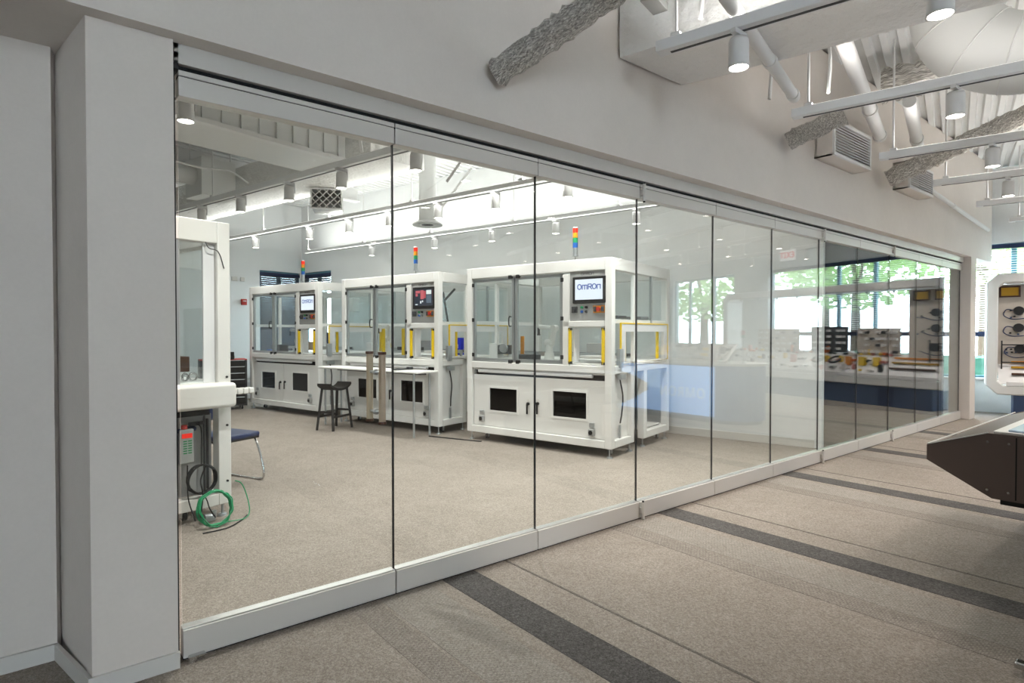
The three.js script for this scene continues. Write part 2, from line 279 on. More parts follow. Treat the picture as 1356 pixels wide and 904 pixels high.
// ---------------------------------------------------------------- glass partition
const PW = 1.046, X0 = 0.492;
struct('trim_1', [box(11.56, 0.085, 0.1, X0 + 5.76, 2.6575, -0.005)], M.rail, 'grey metal cover of the partition head track', 'track cover');
struct('trim_2', [box(11.56, 0.02, 0.05, X0 + 5.76, 2.605, -0.01)], M.slot, 'black slot of the partition head track', 'track slot');
struct('trim_3', [box(0.02, 0.11, 0.1, X0 - 0.008, 2.645, -0.005), box(0.012, 2.6, 0.03, X0 - 0.012, 1.3, -0.01)], M.seal, 'black end seal of the partition head track', 'seal');
function panel(i, hinged, handled) {
  const label = i === 0 ? 'clear glass panel with bronze pull handles, joined to the white pilaster' : i === 10 ? 'last clear glass panel, against the slim white pillar' : ORD[i] + ' clear glass panel counted from the white pilaster' + (hinged ? ', with hinge knuckles' : '');
  const t = thing('glass_panel', label, 'glass panel', [X0 + i * PW, 0, 0], 0, 'panels of the folding glass wall');
  const w = PW - 0.006, c = PW / 2;
  part(t, 'pane', box(w - 0.004, 2.37, 0.012, c, 1.306, 0), M.glass);
  part(t, 'edge_seal', [box(0.007, 2.35, 0.014, PW - 0.0005, 1.306, 0)], M.seal);
  const b = part(t, 'bottom_rail', [rbox(w, 0.125, 0.07, c, 0.0705, 0, 0.004)], M.rail);
  part(b, 'rail_bead', [rbox(w, 0.008, 0.05, c, 0.136, 0, 0.002)], M.railEdge);
  part(b, 'brush_seal', box(w, 0.007, 0.05, c, 0.0045, 0), M.seal);
  part(t, 'top_rail', [rbox(w, 0.085, 0.07, c, 2.5225, 0, 0.003), rbox(w, 0.024, 0.07, c, 2.58, 0, 0.003)], M.rail);
  part(t, 'rail_groove', box(w, 0.01, 0.06, c, 2.567, 0), M.seal);
  if (hinged) for (const y of [0.07, 2.525]) {
    const h = part(t, 'hinge', [rbox(0.035, 0.05, 0.03, 0.021, y, 0.045, 0.006), cyl(0.013, 0.013, 0.13, 0.021, y, 0.056, 12)], M.rail);
    part(h, 'hinge_pin', [cyl(0.009, 0.009, 0.15, 0.021, y, 0.056, 8)], M.rubber);
  }
  return t;
}
for (let i = 0; i < 11; i++) panel(i, [3, 6, 8].includes(i), false);
{ // pull handles at the edge of the first panel, one bar on each face
  const t = thing('pull_handle', 'pair of bronze bar handles with dark caps on the glass', 'door handle', [1.437, 0, 0]);
  for (const [x, z] of [[0.0, 0.075], [0.0, -0.075]]) {
    const b = part(t, 'handle_bar', [cyl(0.0185, 0.0185, 0.36, x, 1.153, z, 20)], M.tan);
    for (const y of [1.339, 0.967]) part(b, 'end_cap', cyl(0.0225, 0.0225, 0.014, x, y, z, 20), M.brownCap);
  }
  for (const y of [1.235, 1.02]) part(t, 'standoff', [cyl(0.008, 0.008, 0.16, 0, y, 0, 10, 'z'), cyl(0.016, 0.016, 0.018, 0, y, 0, 14, 'z')], M.alu);
}
single('floor_bolt', 'small steel floor bolt under the first glass panel', 'bolt', [cyl(0.02, 0.022, 0.02, 0, 0.01, 0, 12), rbox(0.06, 0.012, 0.03, 0.02, 0.016, 0, 0.003)], M.chrome, undefined, [0.53, 0, 0.05]);

// ---------------------------------------------------------------- ceiling services
function lamp(p, room, aim, label, cone) {
  const t = thing('track_spotlight', label, 'spotlight', p, rnd(0, 6.28), room ? 'spotlights in the machine room' : 'spotlights in the showroom');
  part(t, 'adapter', rbox(0.13, 0.03, 0.035, 0, 0, 0, 0.004), M.lampBody);
  const b = part(t, 'lamp_body', lathe([[0.001, -0.03], [0.05, -0.03], [0.056, -0.05], [0.057, -0.18], [0.061, -0.2], [0.054, -0.2], [0.05, -0.185]], 20), M.lampBody);
  part(b, 'yoke', rbox(0.012, 0.1, 0.02, 0.064, -0.06, 0, 0.003), M.lampBody);
  part(b, 'lamp_lens', cyl(0.05, 0.05, 0.006, 0, -0.19, 0, 20), M.lens);
  const s = new THREE.SpotLight(room ? 0xfffbf5 : 0xfff4ea, (room ? LAMP_ROOM : LAMP_SHOW) * (room && p[2] > -1.3 ? 3.2 : 1), 0, cone ?? (room ? 1.3 : 1.2), 0.95, 2); s.name = 'spot'; s.position.set(0, -0.215, 0); s.target.position.set(aim[0], -3, aim[1]); s.shadow.radius = 2.5; s.castShadow = true;
  t.add(s, s.target); t.rotation.y = 0; return t;
}
function track(u, v0, v1, room, lamps, label, where) {
  const t = thing('lighting_track', label, 'lighting track', grid(u, (v0 + v1) / 2, 3.2).toArray(), TURN, 'ceiling lighting tracks'), L = v1 - v0;
  part(t, 'channel', [rbox(0.09, 0.07, L, 0, 0.035, 0, 0.006)], M.track);
  part(t, 'contact_slot', box(0.022, 0.006, L - 0.16, 0.012, 0.0005, 0), M.darkGrey);
  for (let z = -L / 2 + 0.12; z < L / 2; z += 1.9) if (!(room && u < -4 && v0 + L / 2 + z > -5.6 && v0 + L / 2 + z < -1.2)) part(t, 'hanger', [cyl(0.01, 0.01, 1.09, 0, 0.645, z, 8), rbox(0.06, 0.03, 0.06, 0, 0.085, z)], M.steel);
  if (!room || u > -3) {                                    // slim light lines under the room tracks; uplights on top are added fill
    if (room) part(t, 'lamp_housing', rbox(0.03, 0.05, L - 0.2, -0.062, 0.03, 0, 0.004), M.track); if (room) part(t, 'lamp_diffuser', box(0.026, 0.01, L - 0.22, -0.062, 0.0, 0), M.diffuser); part(t, 'added_uplight', box(0.05, 0.006, L - 0.22, 0, 0.073, 0), M.diffuser);
    for (const [k, x, y, s] of (room ? [[u < -1 ? 13 : 5, -0.062, -0.012, -1], [u < -1 ? 28 : 42, 0, 0.085, 1]] : [[23, 0, 0.085, 1]])) { const r = new THREE.RectAreaLight(0xfffaf4, k, 0.05, L - 0.22); r.position.set(x, y, 0); r.rotation.x = s * Math.PI / 2; t.add(r); }
  }
  lamps.forEach((v, k) => { const p = grid(u, v, 3.185), own = !room && p.x < 6 && p.z < 2.5; lamp(p.toArray(), room, own ? [0.3, -1.5] : room && u > -1 ? [-1.8, 0.3] : [rnd(-0.25, 0.25), rnd(-0.3, 0.3)], `${ORD[k]} spotlight from the bulkhead on the ${where}`, own ? 0.6 : room && u > -1 ? 0.75 : undefined); });
}
const zToV = (u, z) => (z - ORG[1] - u * gx[1]) / gz[1];
for (const [u, zs, z0, z1] of [[-6.15, [-0.95, -1.9, -3.4, -5.2, -7], -0.6, -9.2], [-4.22, [-0.85, -2.0, -3.1, -4.05, -5.1, -6.1, -7.4], -0.6, -9.6], [-2.41, [-0.85, -1.88, -2.9, -3.86, -4.8, -5.7, -6.7, -8.3], -0.7, -10], [-0.42, [-1.2, -2.45, -3.76, -5, -6.3, -8], -0.6, -10.2]])
  track(u, zToV(u, z1), zToV(u, z0), true, zs.map((z) => zToV(u, z)), ORD[Math.round((-0.42 - u) / 1.9)] + ' white lighting track from the white rear wall over the machines', ORD[Math.round((-0.42 - u) / 1.9)] + ' track from the white rear wall');
for (const [u, zs] of [[-4.62, [1.1, 2.02, 3.4, 4.9, 6.4]], [-2.9, [1.66, 2.9, 4.2, 5.6, 7]], [-1.1, [1.49, 2.7, 4, 5.4, 6.8]], [0.53, [1.29, 2.5, 3.8, 5.2]], [2.3, [1.2, 2.4, 3.6, 5]], [4.1, [1.4, 2.8, 4.2]]])
  track(u, zToV(u, 0.62), zToV(u, 7.6), false, zs.map((z) => zToV(u, z)), ORD[Math.round((4.1 - u) / 1.75)] + ' white lighting track from the end windows over the showroom', ORD[Math.round((4.1 - u) / 1.75)] + ' showroom track from the end windows');
// rectangular ducts, pipes and braces of the showroom
function rough(a, b, r, sides = 14) {                        // bar sprayed with fireproofing
  const A = V3(...a), B = V3(...b), g = new THREE.CylinderGeometry(r, r, A.distanceTo(B), sides, Math.ceil(A.distanceTo(B) / 0.035), false), p = g.attributes.position, q = V3();
  for (let i = 0; i < p.count; i++) { q.fromBufferAttribute(p, i); const n = noise.noise(q.x * 34 + a[0] * 9, q.y * 26, q.z * 34) * 0.32 + noise.noise(q.x * 90, q.y * 70, q.z * 90 + a[0]) * 0.2; q.x *= 1 + n; q.z *= 1 + n; p.setXYZ(i, q.x, q.y, q.z); }
  g.computeVertexNormals(); g.applyQuaternion(new THREE.Quaternion().setFromUnitVectors(V3(0, 1, 0), B.clone().sub(A).normalize()));
  return g.translate(...A.add(B).multiplyScalar(0.5).toArray());
}
single('sprayed_brace', 'rough fireproofed brace rising from the bulkhead, left of the wrapped duct', 'brace', rough([2.12, 2.97, 0.2], [2.5, 3.42, 1.7], 0.075), M.fireproof);
single('sprayed_brace', 'rough fireproofed brace above the long grille vent', 'brace', rough([5.6, 3.27, 0.22], [5.71, 3.42, 0.68], 0.085), M.fireproof);
single('sprayed_brace', 'rough fireproofed brace above the smaller grille vent', 'brace', rough([8.03, 3.3, 0.25], [8.45, 3.95, 1.8], 0.1), M.fireproof);
single('sprayed_beam', 'deep fireproofed beam crossing under the showroom deck', 'beam', rough([5.4, 4.15, 3.4], [12.6, 4.15, 1.7], 0.17), M.fireproof);
single('sprayed_beam', 'fireproofed beam behind the round duct', 'beam', rough([7.1, 4.1, 0.5], [9.2, 4.1, 8.5], 0.17), M.fireproof);
function wrapped(w, h, L) {
  const g = new THREE.BoxGeometry(w, h, L, 10, 8, Math.ceil(L * 9)), p = g.attributes.position;
  for (let i = 0; i < p.count; i++) { const x = p.getX(i), y = p.getY(i), z = p.getZ(i), n = noise.noise(x * 4.5, y * 4.5, z * 3.1) * 0.03 + noise.noise(x * 12, y * 12, z * 9) * 0.012; p.setXYZ(i, x * (1 + n * 0.9), y * (1 + n * 1.3) + n * 0.25, z); }
  g.computeVertexNormals(); return metreUV(g);
}
{ const p = grid(-4.0, 3.35), g = wrapped(0.72, 0.6, 9), q = g.attributes.position; for (let i = 0; i < q.count; i++) q.setZ(i, Math.max(q.getZ(i), (0.17 - p.z - q.getX(i) * gx[1]) / gz[1])); g.computeVertexNormals(); single('wrapped_duct', 'large white wrapped rectangular duct leaving the bulkhead', 'duct', g, M.duct, undefined, [p.x, 3.69, p.z], TURN); }
{ const t = thing('round_duct', 'large round white duct with a segmented elbow', 'duct', grid(-2.1, 3.75, 3.6).toArray(), TURN);
  part(t, 'duct_run', cyl(0.3, 0.3, 5, 0, 0, 0.3, 32, 'z'), M.ductPlain);
  for (const z of [-1.9, -0.7, 0.5, 1.7]) part(t, 'duct_joint', cyl(0.308, 0.308, 0.03, 0, 0, z, 32, 'z'), M.ductPlain);
  const elbow = tube([[0, 0, -2.2], [0, 0.03, -2.42], [0, 0.14, -2.62], [0, 0.34, -2.76], [0, 0.6, -2.8]], 0.3, 24, 32); part(t, 'elbow', elbow, M.ductPlain); for (const [y, z, r] of [[0.03, -2.42, 0.28], [0.14, -2.62, 0.72], [0.34, -2.76, 1.2]]) part(t, 'elbow_seam', new THREE.TorusGeometry(0.302, 0.006, 6, 36).rotateX(r).translate(0, y, z), M.steel); }
{ const t = thing('round_diffuser', 'round ceiling diffuser drop with a dark flange ring', 'diffuser', [6.1, 3.12, 2.35]);
  part(t, 'drop', cyl(0.28, 0.28, 0.16, 0, 0.08, 0, 32), M.ductPlain); part(t, 'flange', lathe([[0.27, 0.05], [0.3, 0.02], [0.42, -0.01], [0.44, 0], [0.43, 0.02], [0.31, 0.06]], 36), M.ductPlain); part(t, 'flange_rim', new THREE.TorusGeometry(0.44, 0.008, 8, 40).rotateX(Math.PI / 2), M.black); part(t, 'cone', lathe([[0.02, -0.02], [0.2, 0], [0.27, 0.04]], 30), M.steel); }
function pipe(a, b, r, label) { const t = thing('white_pipe', label, 'pipe'); part(t, 'run', rod(a, b, r, 16), M.steel); const d = V3(...b).sub(V3(...a)); for (const k of [0.02, 0.35]) { const p = V3(...a).addScaledVector(d, k), q = V3(...a).addScaledVector(d, k + 0.05 / d.length()); part(t, 'coupling', rod(p.toArray(), q.toArray(), r * 1.18, 16), M.steel); } return t; }
pipe([4.72, 3.318, 0.7], [2.62, 3.318, 1.225], 0.04, 'white pipe passing under the wrapped duct');
pipe([7.62, 3.7, 0.31], [4.75, 3.7, 1.03], 0.06, 'white pipe ending above the long grille vent');
pipe([8.85, 3.72, 0.34], [6.7, 3.72, 0.88], 0.06, 'white pipe ending above the smaller grille vent');
pipe([9.56, 3.42, 0.24], [12.7, 3.2, 0.22], 0.03, 'thin white pipe running along the bulkhead to the window');
for (const [x, z] of [[3.17, 0.86], [4.94, 0.86], [4.7, 0.5]]) single('conduit_drop', 'thin white conduit hanging from the deck to a track end', 'conduit', tube([[x, 4.4, z - 0.02], [x, 3.9, z], [x + 0.01, 3.6, z + 0.01], [x, 3.36, z]], 0.014, 20), M.steel, 'conduit drops');
single('bracket_clamp', 'steel clamp bracket beside the wrapped duct', 'bracket', [rbox(0.2, 0.05, 0.1, 0, 0, 0), rbox(0.2, 0.03, 0.1, 0, 0.07, 0), cyl(0.012, 0.012, 0.9, 0.06, 0.45, 0, 8), cyl(0.012, 0.012, 0.9, -0.06, 0.45, 0, 8)], M.greyPlate, undefined, [2.98, 3.48, 0.66], TURN);
function vent(x0, x1, y0, y1, zf, label) {
  const w = x1 - x0, h = y1 - y0, t = thing('grille_vent', label, 'vent', [(x0 + x1) / 2, y0, 0.15]);
  part(t, 'duct_box', [box(w, 0.015, zf, 0, 0.0075, zf / 2), box(w, 0.015, zf, 0, h - 0.0075, zf / 2), box(0.015, h, zf, -w / 2 + 0.0075, h / 2, zf / 2), box(0.015, h, zf, w / 2 - 0.0075, h / 2, zf / 2), box(w, h, 0.01, 0, h / 2, 0.02)], M.wall);
  part(t, 'grille_frame', ring(rect(-w / 2, 0, w / 2, h), rect(-w / 2 + 0.03, 0.03, w / 2 - 0.03, h - 0.03), 0.02).translate(0, 0, zf), M.steel);
  const n = Math.round((h - 0.06) / 0.028); for (let i = 0; i < n; i++) part(t, 'louvre', new THREE.BoxGeometry(w - 0.06, 0.006, 0.042).rotateX(0.75).translate(0, 0.045 + i * (h - 0.09) / (n - 1), zf), M.lampBody);
}
vent(6.3, 7.25, 3.25, 3.62, 0.18, 'long white grille vent box on the bulkhead'); vent(8.5, 9.4, 3.26, 3.6, 0.17, 'smaller white grille vent box further along the bulkhead');
// services of the machine room
{ const t = thing('ribbed_duct', 'broad white duct with standing ribs over the machine room', 'duct', [1.3, 3.5, -3.5], TURN);
  part(t, 'duct_run', box(3.4, 0.6, 0.8, 0, 0.32, -0.4), M.ductPlain); for (let i = 0; i < 17; i++) part(t, 'rib', box(0.025, 0.58, 0.02, -1.6 + i * 0.2, 0.32, 0.01), M.ductPlain);
  part(t, 'lower_flange', rbox(3.4, 0.05, 0.08, 0, 0.02, 0.03), M.steel); }
{ const p = grid(-3.0, -7.7); single('wrapped_duct', 'long white wrapped duct between the machine room tracks', 'duct', wrapped(0.9, 0.36, 6), M.duct, undefined, [p.x, 3.8, p.z], TURN); }
{ const t = thing('air_box', 'square white air handling box hung over the far machine', 'air box', [2.05, 3.42, -6.7], TURN); part(t, 'casing', rbox(0.5, 0.55, 0.5, 0, 0.28, 0, 0.01), M.ductPlain); part(t, 'hanger', [cyl(0.012, 0.012, 0.5, 0.2, 0.8, 0.2), cyl(0.012, 0.012, 0.5, -0.2, 0.8, -0.2)], M.steel); part(t, 'spigot', cyl(0.13, 0.13, 0.4, -0.4, 0.3, 0, 20, 'x'), M.ductPlain); }
{ const t = thing('round_diffuser', 'round duct drop with a flange over the white rear wall', 'diffuser', [5.05, 3.22, -5.5]); part(t, 'drop', cyl(0.14, 0.14, 1.2, 0, 0.6, 0, 24), M.ductPlain); part(t, 'flange', lathe([[0.13, 0.05], [0.15, 0.02], [0.24, -0.01], [0.25, 0.01], [0.16, 0.06]], 30), M.ductPlain); part(t, 'cone', lathe([[0.01, -0.01], [0.1, 0], [0.13, 0.03]], 24), M.darkGrey); }
function lattice(p, w, h, turn, label) { const t = thing('lattice_grille', label, 'vent', p, turn); part(t, 'duct_mouth', [box(w, 0.01, 0.5, 0, 0, -0.25), box(w, 0.01, 0.5, 0, h, -0.25), box(0.01, h, 0.5, -w / 2, h / 2, -0.25), box(0.01, h, 0.5, w / 2, h / 2, -0.25), box(w, h, 0.01, 0, h / 2, -0.5)], M.greyPlate); part(t, 'grille_frame', ring(rect(-w / 2 - 0.02, -0.02, w / 2 + 0.02, h + 0.02), rect(-w / 2, 0, w / 2, h), 0.03), M.steel); for (let i = 0; i < 5; i++) { const x = -w / 2 + w * i / 4; part(t, 'lattice_bar', bar([Math.max(-w / 2, x - h / 2), h / 2 - Math.min(h / 2, x + w / 2), 0], [Math.min(w / 2, x + h / 2), h / 2 + Math.min(h / 2, w / 2 - x), 0], 0.012, 0.012), M.steel); part(t, 'lattice_bar', bar([Math.max(-w / 2, x - h / 2), h / 2 + Math.min(h / 2, x + w / 2), 0.01], [Math.min(w / 2, x + h / 2), h / 2 - Math.min(h / 2, w / 2 - x), 0.01], 0.012, 0.012), M.steel); } }
lattice([3.42, 3.32, -5.7], 0.42, 0.27, TURN - 0.7, 'square vent opening behind a white lattice above the machines'); lattice([0.62, 3.34, -2.55], 0.3, 0.45, 0, 'tall vent opening behind a white lattice by the pilaster');
for (const [a, b] of [[[2.45, 3.9, -2.6], [2.7, 3.35, -2.9]], [[4.3, 3.9, -3.0], [3.95, 3.3, -3.2]], [[5.3, 4.0, -4.6], [4.95, 3.35, -5.0]]]) single('slim_brace', 'slim white steel brace under the machine room deck', 'brace', bar(a, b, 0.03, 0.03), M.steel, 'slim braces');
for (const [a, b] of [[[0.9, 4.3, -5.2], [4.4, 4.3, -6.1]], [[1.2, 4.3, -7.2], [5.0, 4.3, -8.1]], [[3.2, 4.3, -1.6], [6.8, 4.3, -2.5]]]) single('steel_joist', 'white painted steel joist crossing the machine room', 'joist', [bar(a, b, 0.16, 0.025), bar([a[0], a[1] - 0.26, a[2]], [b[0], b[1] - 0.26, b[2]], 0.16, 0.025), bar([a[0], a[1] - 0.13, a[2]], [b[0], b[1] - 0.13, b[2]], 0.02, 0.25)], M.steel, 'joists under the machine room deck');
for (const [pts, r] of [[[[0.9, 3.44, -4.6], [1.5, 3.4, -4.8], [1.9, 3.46, -5.0], [2.2, 3.42, -5.3]], 0.012], [[[0.7, 3.45, -5.9], [1.2, 3.4, -6.4], [1.5, 3.44, -7.2], [1.4, 3.42, -8.2]], 0.012]]) single('ceiling_cable', 'loose white cable strung under the machine room deck', 'cable', tube(pts, r, 50, 6), M.steel, 'loose ceiling cables');

// ---------------------------------------------------------------- demonstration machines
// Local axes of a machine: x to the right along its front, y up, z out of its front; the front lies at z = 0.
const MW = 2.19, MH = 2.31, MD = 1.7, HW = MW / 2;
function caster(t, x, z) {
  const c = part(t, 'caster', [cyl(0.035, 0.035, 0.026, x, 0.037, z, 16, 'x'), box(0.045, 0.035, 0.05, x, 0.09, z)], M.darkGrey);
  part(c, 'caster_fork', [box(0.006, 0.07, 0.035, x - 0.02, 0.06, z), box(0.006, 0.07, 0.035, x + 0.02, 0.06, z)], M.alu);
}
function foot(t, x, z) { part(t, 'levelling_foot', [cyl(0.03, 0.036, 0.018, x, 0.009, z, 14), cyl(0.01, 0.01, 0.1, x, 0.065, z, 8)], M.alu); }
function outlet(t, x, y, z) {
  const o = part(t, 'socket_box', [rbox(0.075, 0.085, 0.05, x, y, z, 0.012)], M.greyPlate);
  part(o, 'socket_cover', rbox(0.06, 0.055, 0.03, x, y + 0.085, z - 0.005, 0.006), M.alu); part(o, 'socket_face', cyl(0.026, 0.026, 0.02, x, y, z + 0.022, 14, 'z'), M.black);
}
function signalTower(t, x, y, z) {
  const b = part(t, 'signal_tower', [cyl(0.008, 0.008, 0.06, x, y + 0.03, z, 8), cyl(0.03, 0.03, 0.1, x, y + 0.1, z, 18), cyl(0.036, 0.036, 0.012, x, y + 0.055, z, 18)], M.alu);
  [[M.blue, 'blue_lens'], [M.green, 'green_lens'], [M.amber, 'amber_lens'], [M.redLit, 'red_lens']].forEach(([m, n], i) => part(b, n, cyl(0.031, 0.031, 0.057, x, y + 0.18 + i * 0.059, z, 18), m));
  part(b, 'tower_cap', cyl(0.024, 0.031, 0.012, x, y + 0.392, z, 18), M.lampBody);
}
M.redLit = std(0xd02a18, 0.35, 0, { emissive: 0xff2410, emissiveIntensity: 0.35 });
M.curtainBox = M.whiteWarm;
function frameBars(t, list, mat = M.white) { for (const [n, w, h, d, x, y, z] of list) part(t, n, rbox(w, h, d, x, y, z, 0.008), mat); }
function glassDoor(t, x0, x1, y0, y1, z, hingeLeft, handle) {
  const w = x1 - x0, h = y1 - y0, s = 0.035, d = part(t, 'glass_door', [box(w, s, 0.03, (x0 + x1) / 2, y0 + s / 2, z), box(w, s, 0.03, (x0 + x1) / 2, y1 - s / 2, z), box(s, h, 0.03, x0 + s / 2, (y0 + y1) / 2, z), box(s, h, 0.03, x1 - s / 2, (y0 + y1) / 2, z)], M.alu);
  part(d, 'pane', box(w - 2 * s + 0.01, h - 2 * s + 0.01, 0.006, (x0 + x1) / 2, (y0 + y1) / 2, z), M.pane);
  const hx = hingeLeft ? x0 - 0.005 : x1 + 0.005;
  for (const k of [0.07, 0.5, 0.93]) part(d, 'hinge', [rbox(0.045, 0.05, 0.018, hx, y0 + h * k, z + 0.022, 0.003)], M.black);
  const cx = hingeLeft ? x1 : x0;
  for (const y of [y0 - 0.005, y1 + 0.005]) part(d, 'catch', rbox(0.06, 0.05, 0.03, cx + (hingeLeft ? -0.05 : 0.05), y, z + 0.02, 0.003), M.black);
  if (handle) part(d, 'handle', tube([[cx - 0.045, y0 + h * 0.42, z + 0.015], [cx - 0.045, y0 + h * 0.42, z + 0.055], [cx - 0.045, y0 + h * 0.53, z + 0.055], [cx - 0.045, y0 + h * 0.53, z + 0.015]], 0.008, 20), M.black);
}
function cabinetDoor(t, x0, x1, y0, y1, z, win, handleX, side) {
  const [a, b, c, e] = win, d = part(t, 'cabinet_door', [ring(rect(x0, y0, x1, y1), rect(a, c, b, e), 0.02).translate(0, 0, z)], M.white);
  part(d, 'window_frame', ring(rect(a - 0.025, c - 0.025, b + 0.025, e + 0.025), rect(a, c, b, e), 0.012).translate(0, 0, z + 0.02), M.white);
  part(d, 'window_pane', box(b - a, e - c, 0.005, (a + b) / 2, (c + e) / 2, z + 0.012), M.smoked);
  const h = part(d, 'latch', [cyl(0.02, 0.02, 0.03, handleX, (c + e) / 2 - 0.02, z + 0.03, 12, 'z'), rbox(0.022, 0.13, 0.016, handleX + side * 0.004, (c + e) / 2 - 0.085, z + 0.05, 0.006)], M.black);
  part(h, 'latch_plate', rbox(0.032, 0.2, 0.006, handleX, (c + e) / 2 - 0.06, z + 0.022, 0.002), M.whiteWarm);
}
function controlPanel(t, x0, x1, z, screen) {
  const cx = (x0 + x1) / 2, p = part(t, 'control_panel', rbox(x1 - x0, 0.64, 0.025, cx, 1.905, z, 0.004), M.greyPlate);
  part(p, 'name_plate', box(0.32, 0.052, 0.003, cx, 2.137, z + 0.0135), M.plateLogo);
  const sx = cx + 0.03, sy = 1.948; part(p, 'screen_bezel', rbox(0.445, 0.315, 0.03, sx, sy, z + 0.02, 0.01), M.black);
  part(p, 'screen', box(0.365, 0.238, 0.004, sx, sy + 0.005, z + 0.0355), screen);
  part(p, 'rotary_switch', [rbox(0.075, 0.075, 0.02, cx - 0.17, 1.72, z + 0.02, 0.004), cyl(0.02, 0.02, 0.03, cx - 0.17, 1.72, z + 0.035, 14, 'z')], M.darkGrey);
  for (const [x, y, m] of [[-0.07, 1.745, M.green], [-0.01, 1.745, M.black], [-0.07, 1.695, M.blue], [-0.01, 1.695, M.darkGrey]]) part(p, 'push_button', [cyl(0.014, 0.016, 0.025, cx + x, y, z + 0.022, 14, 'z')], m);
  const e = part(p, 'stop_plate', rbox(0.16, 0.085, 0.012, cx + 0.16, 1.72, z + 0.016, 0.003), M.amber);
  part(e, 'stop_button', [cyl(0.026, 0.022, 0.03, cx + 0.16, 1.72, z + 0.034, 16, 'z')], M.red); part(e, 'stop_shroud', [rbox(0.03, 0.06, 0.03, cx + 0.11, 1.72, z + 0.03, 0.004), rbox(0.03, 0.06, 0.03, cx + 0.21, 1.72, z + 0.03, 0.004)], M.darkGrey);
}
function robot(t, x, y, z, s, m) {
  const b = part(t, 'robot_arm', [cyl(0.07 * s, 0.085 * s, 0.12 * s, x, y + 0.06 * s, z, 18), cyl(0.055 * s, 0.06 * s, 0.14 * s, x, y + 0.18 * s, z, 16), cyl(0.06 * s, 0.06 * s, 0.12 * s, x, y + 0.27 * s, z, 16, 'x'), rod([x + 0.05 * s, y + 0.27 * s, z], [x + 0.12 * s, y + 0.5 * s, z + 0.04 * s], 0.042 * s, 14), cyl(0.05 * s, 0.05 * s, 0.1 * s, x + 0.12 * s, y + 0.5 * s, z + 0.04 * s, 14, 'z'), rod([x + 0.12 * s, y + 0.5 * s, z + 0.04 * s], [x - 0.12 * s, y + 0.52 * s, z + 0.1 * s], 0.034 * s, 14)], m);
  part(b, 'gripper', [cyl(0.022 * s, 0.022 * s, 0.1 * s, x - 0.13 * s, y + 0.46 * s, z + 0.1 * s, 10), rbox(0.05 * s, 0.02 * s, 0.03 * s, x - 0.13 * s, y + 0.4 * s, z + 0.1 * s, 0.003)], M.darkGrey);
}
function conveyor(t, x0, x1, y, z, w) {
  const c = part(t, 'conveyor', [box(x1 - x0, 0.05, 0.012, (x0 + x1) / 2, y, z + w / 2), box(x1 - x0, 0.05, 0.012, (x0 + x1) / 2, y, z - w / 2), box(0.03, y - 1.06, 0.03, x0 + 0.1, (y + 1.06) / 2, z), box(0.03, y - 1.06, 0.03, x1 - 0.1, (y + 1.06) / 2, z)], M.alu);
  part(c, 'belt', [box(x1 - x0 - 0.02, 0.035, w - 0.03, (x0 + x1) / 2, y + 0.006, z)], M.darkGrey);
}
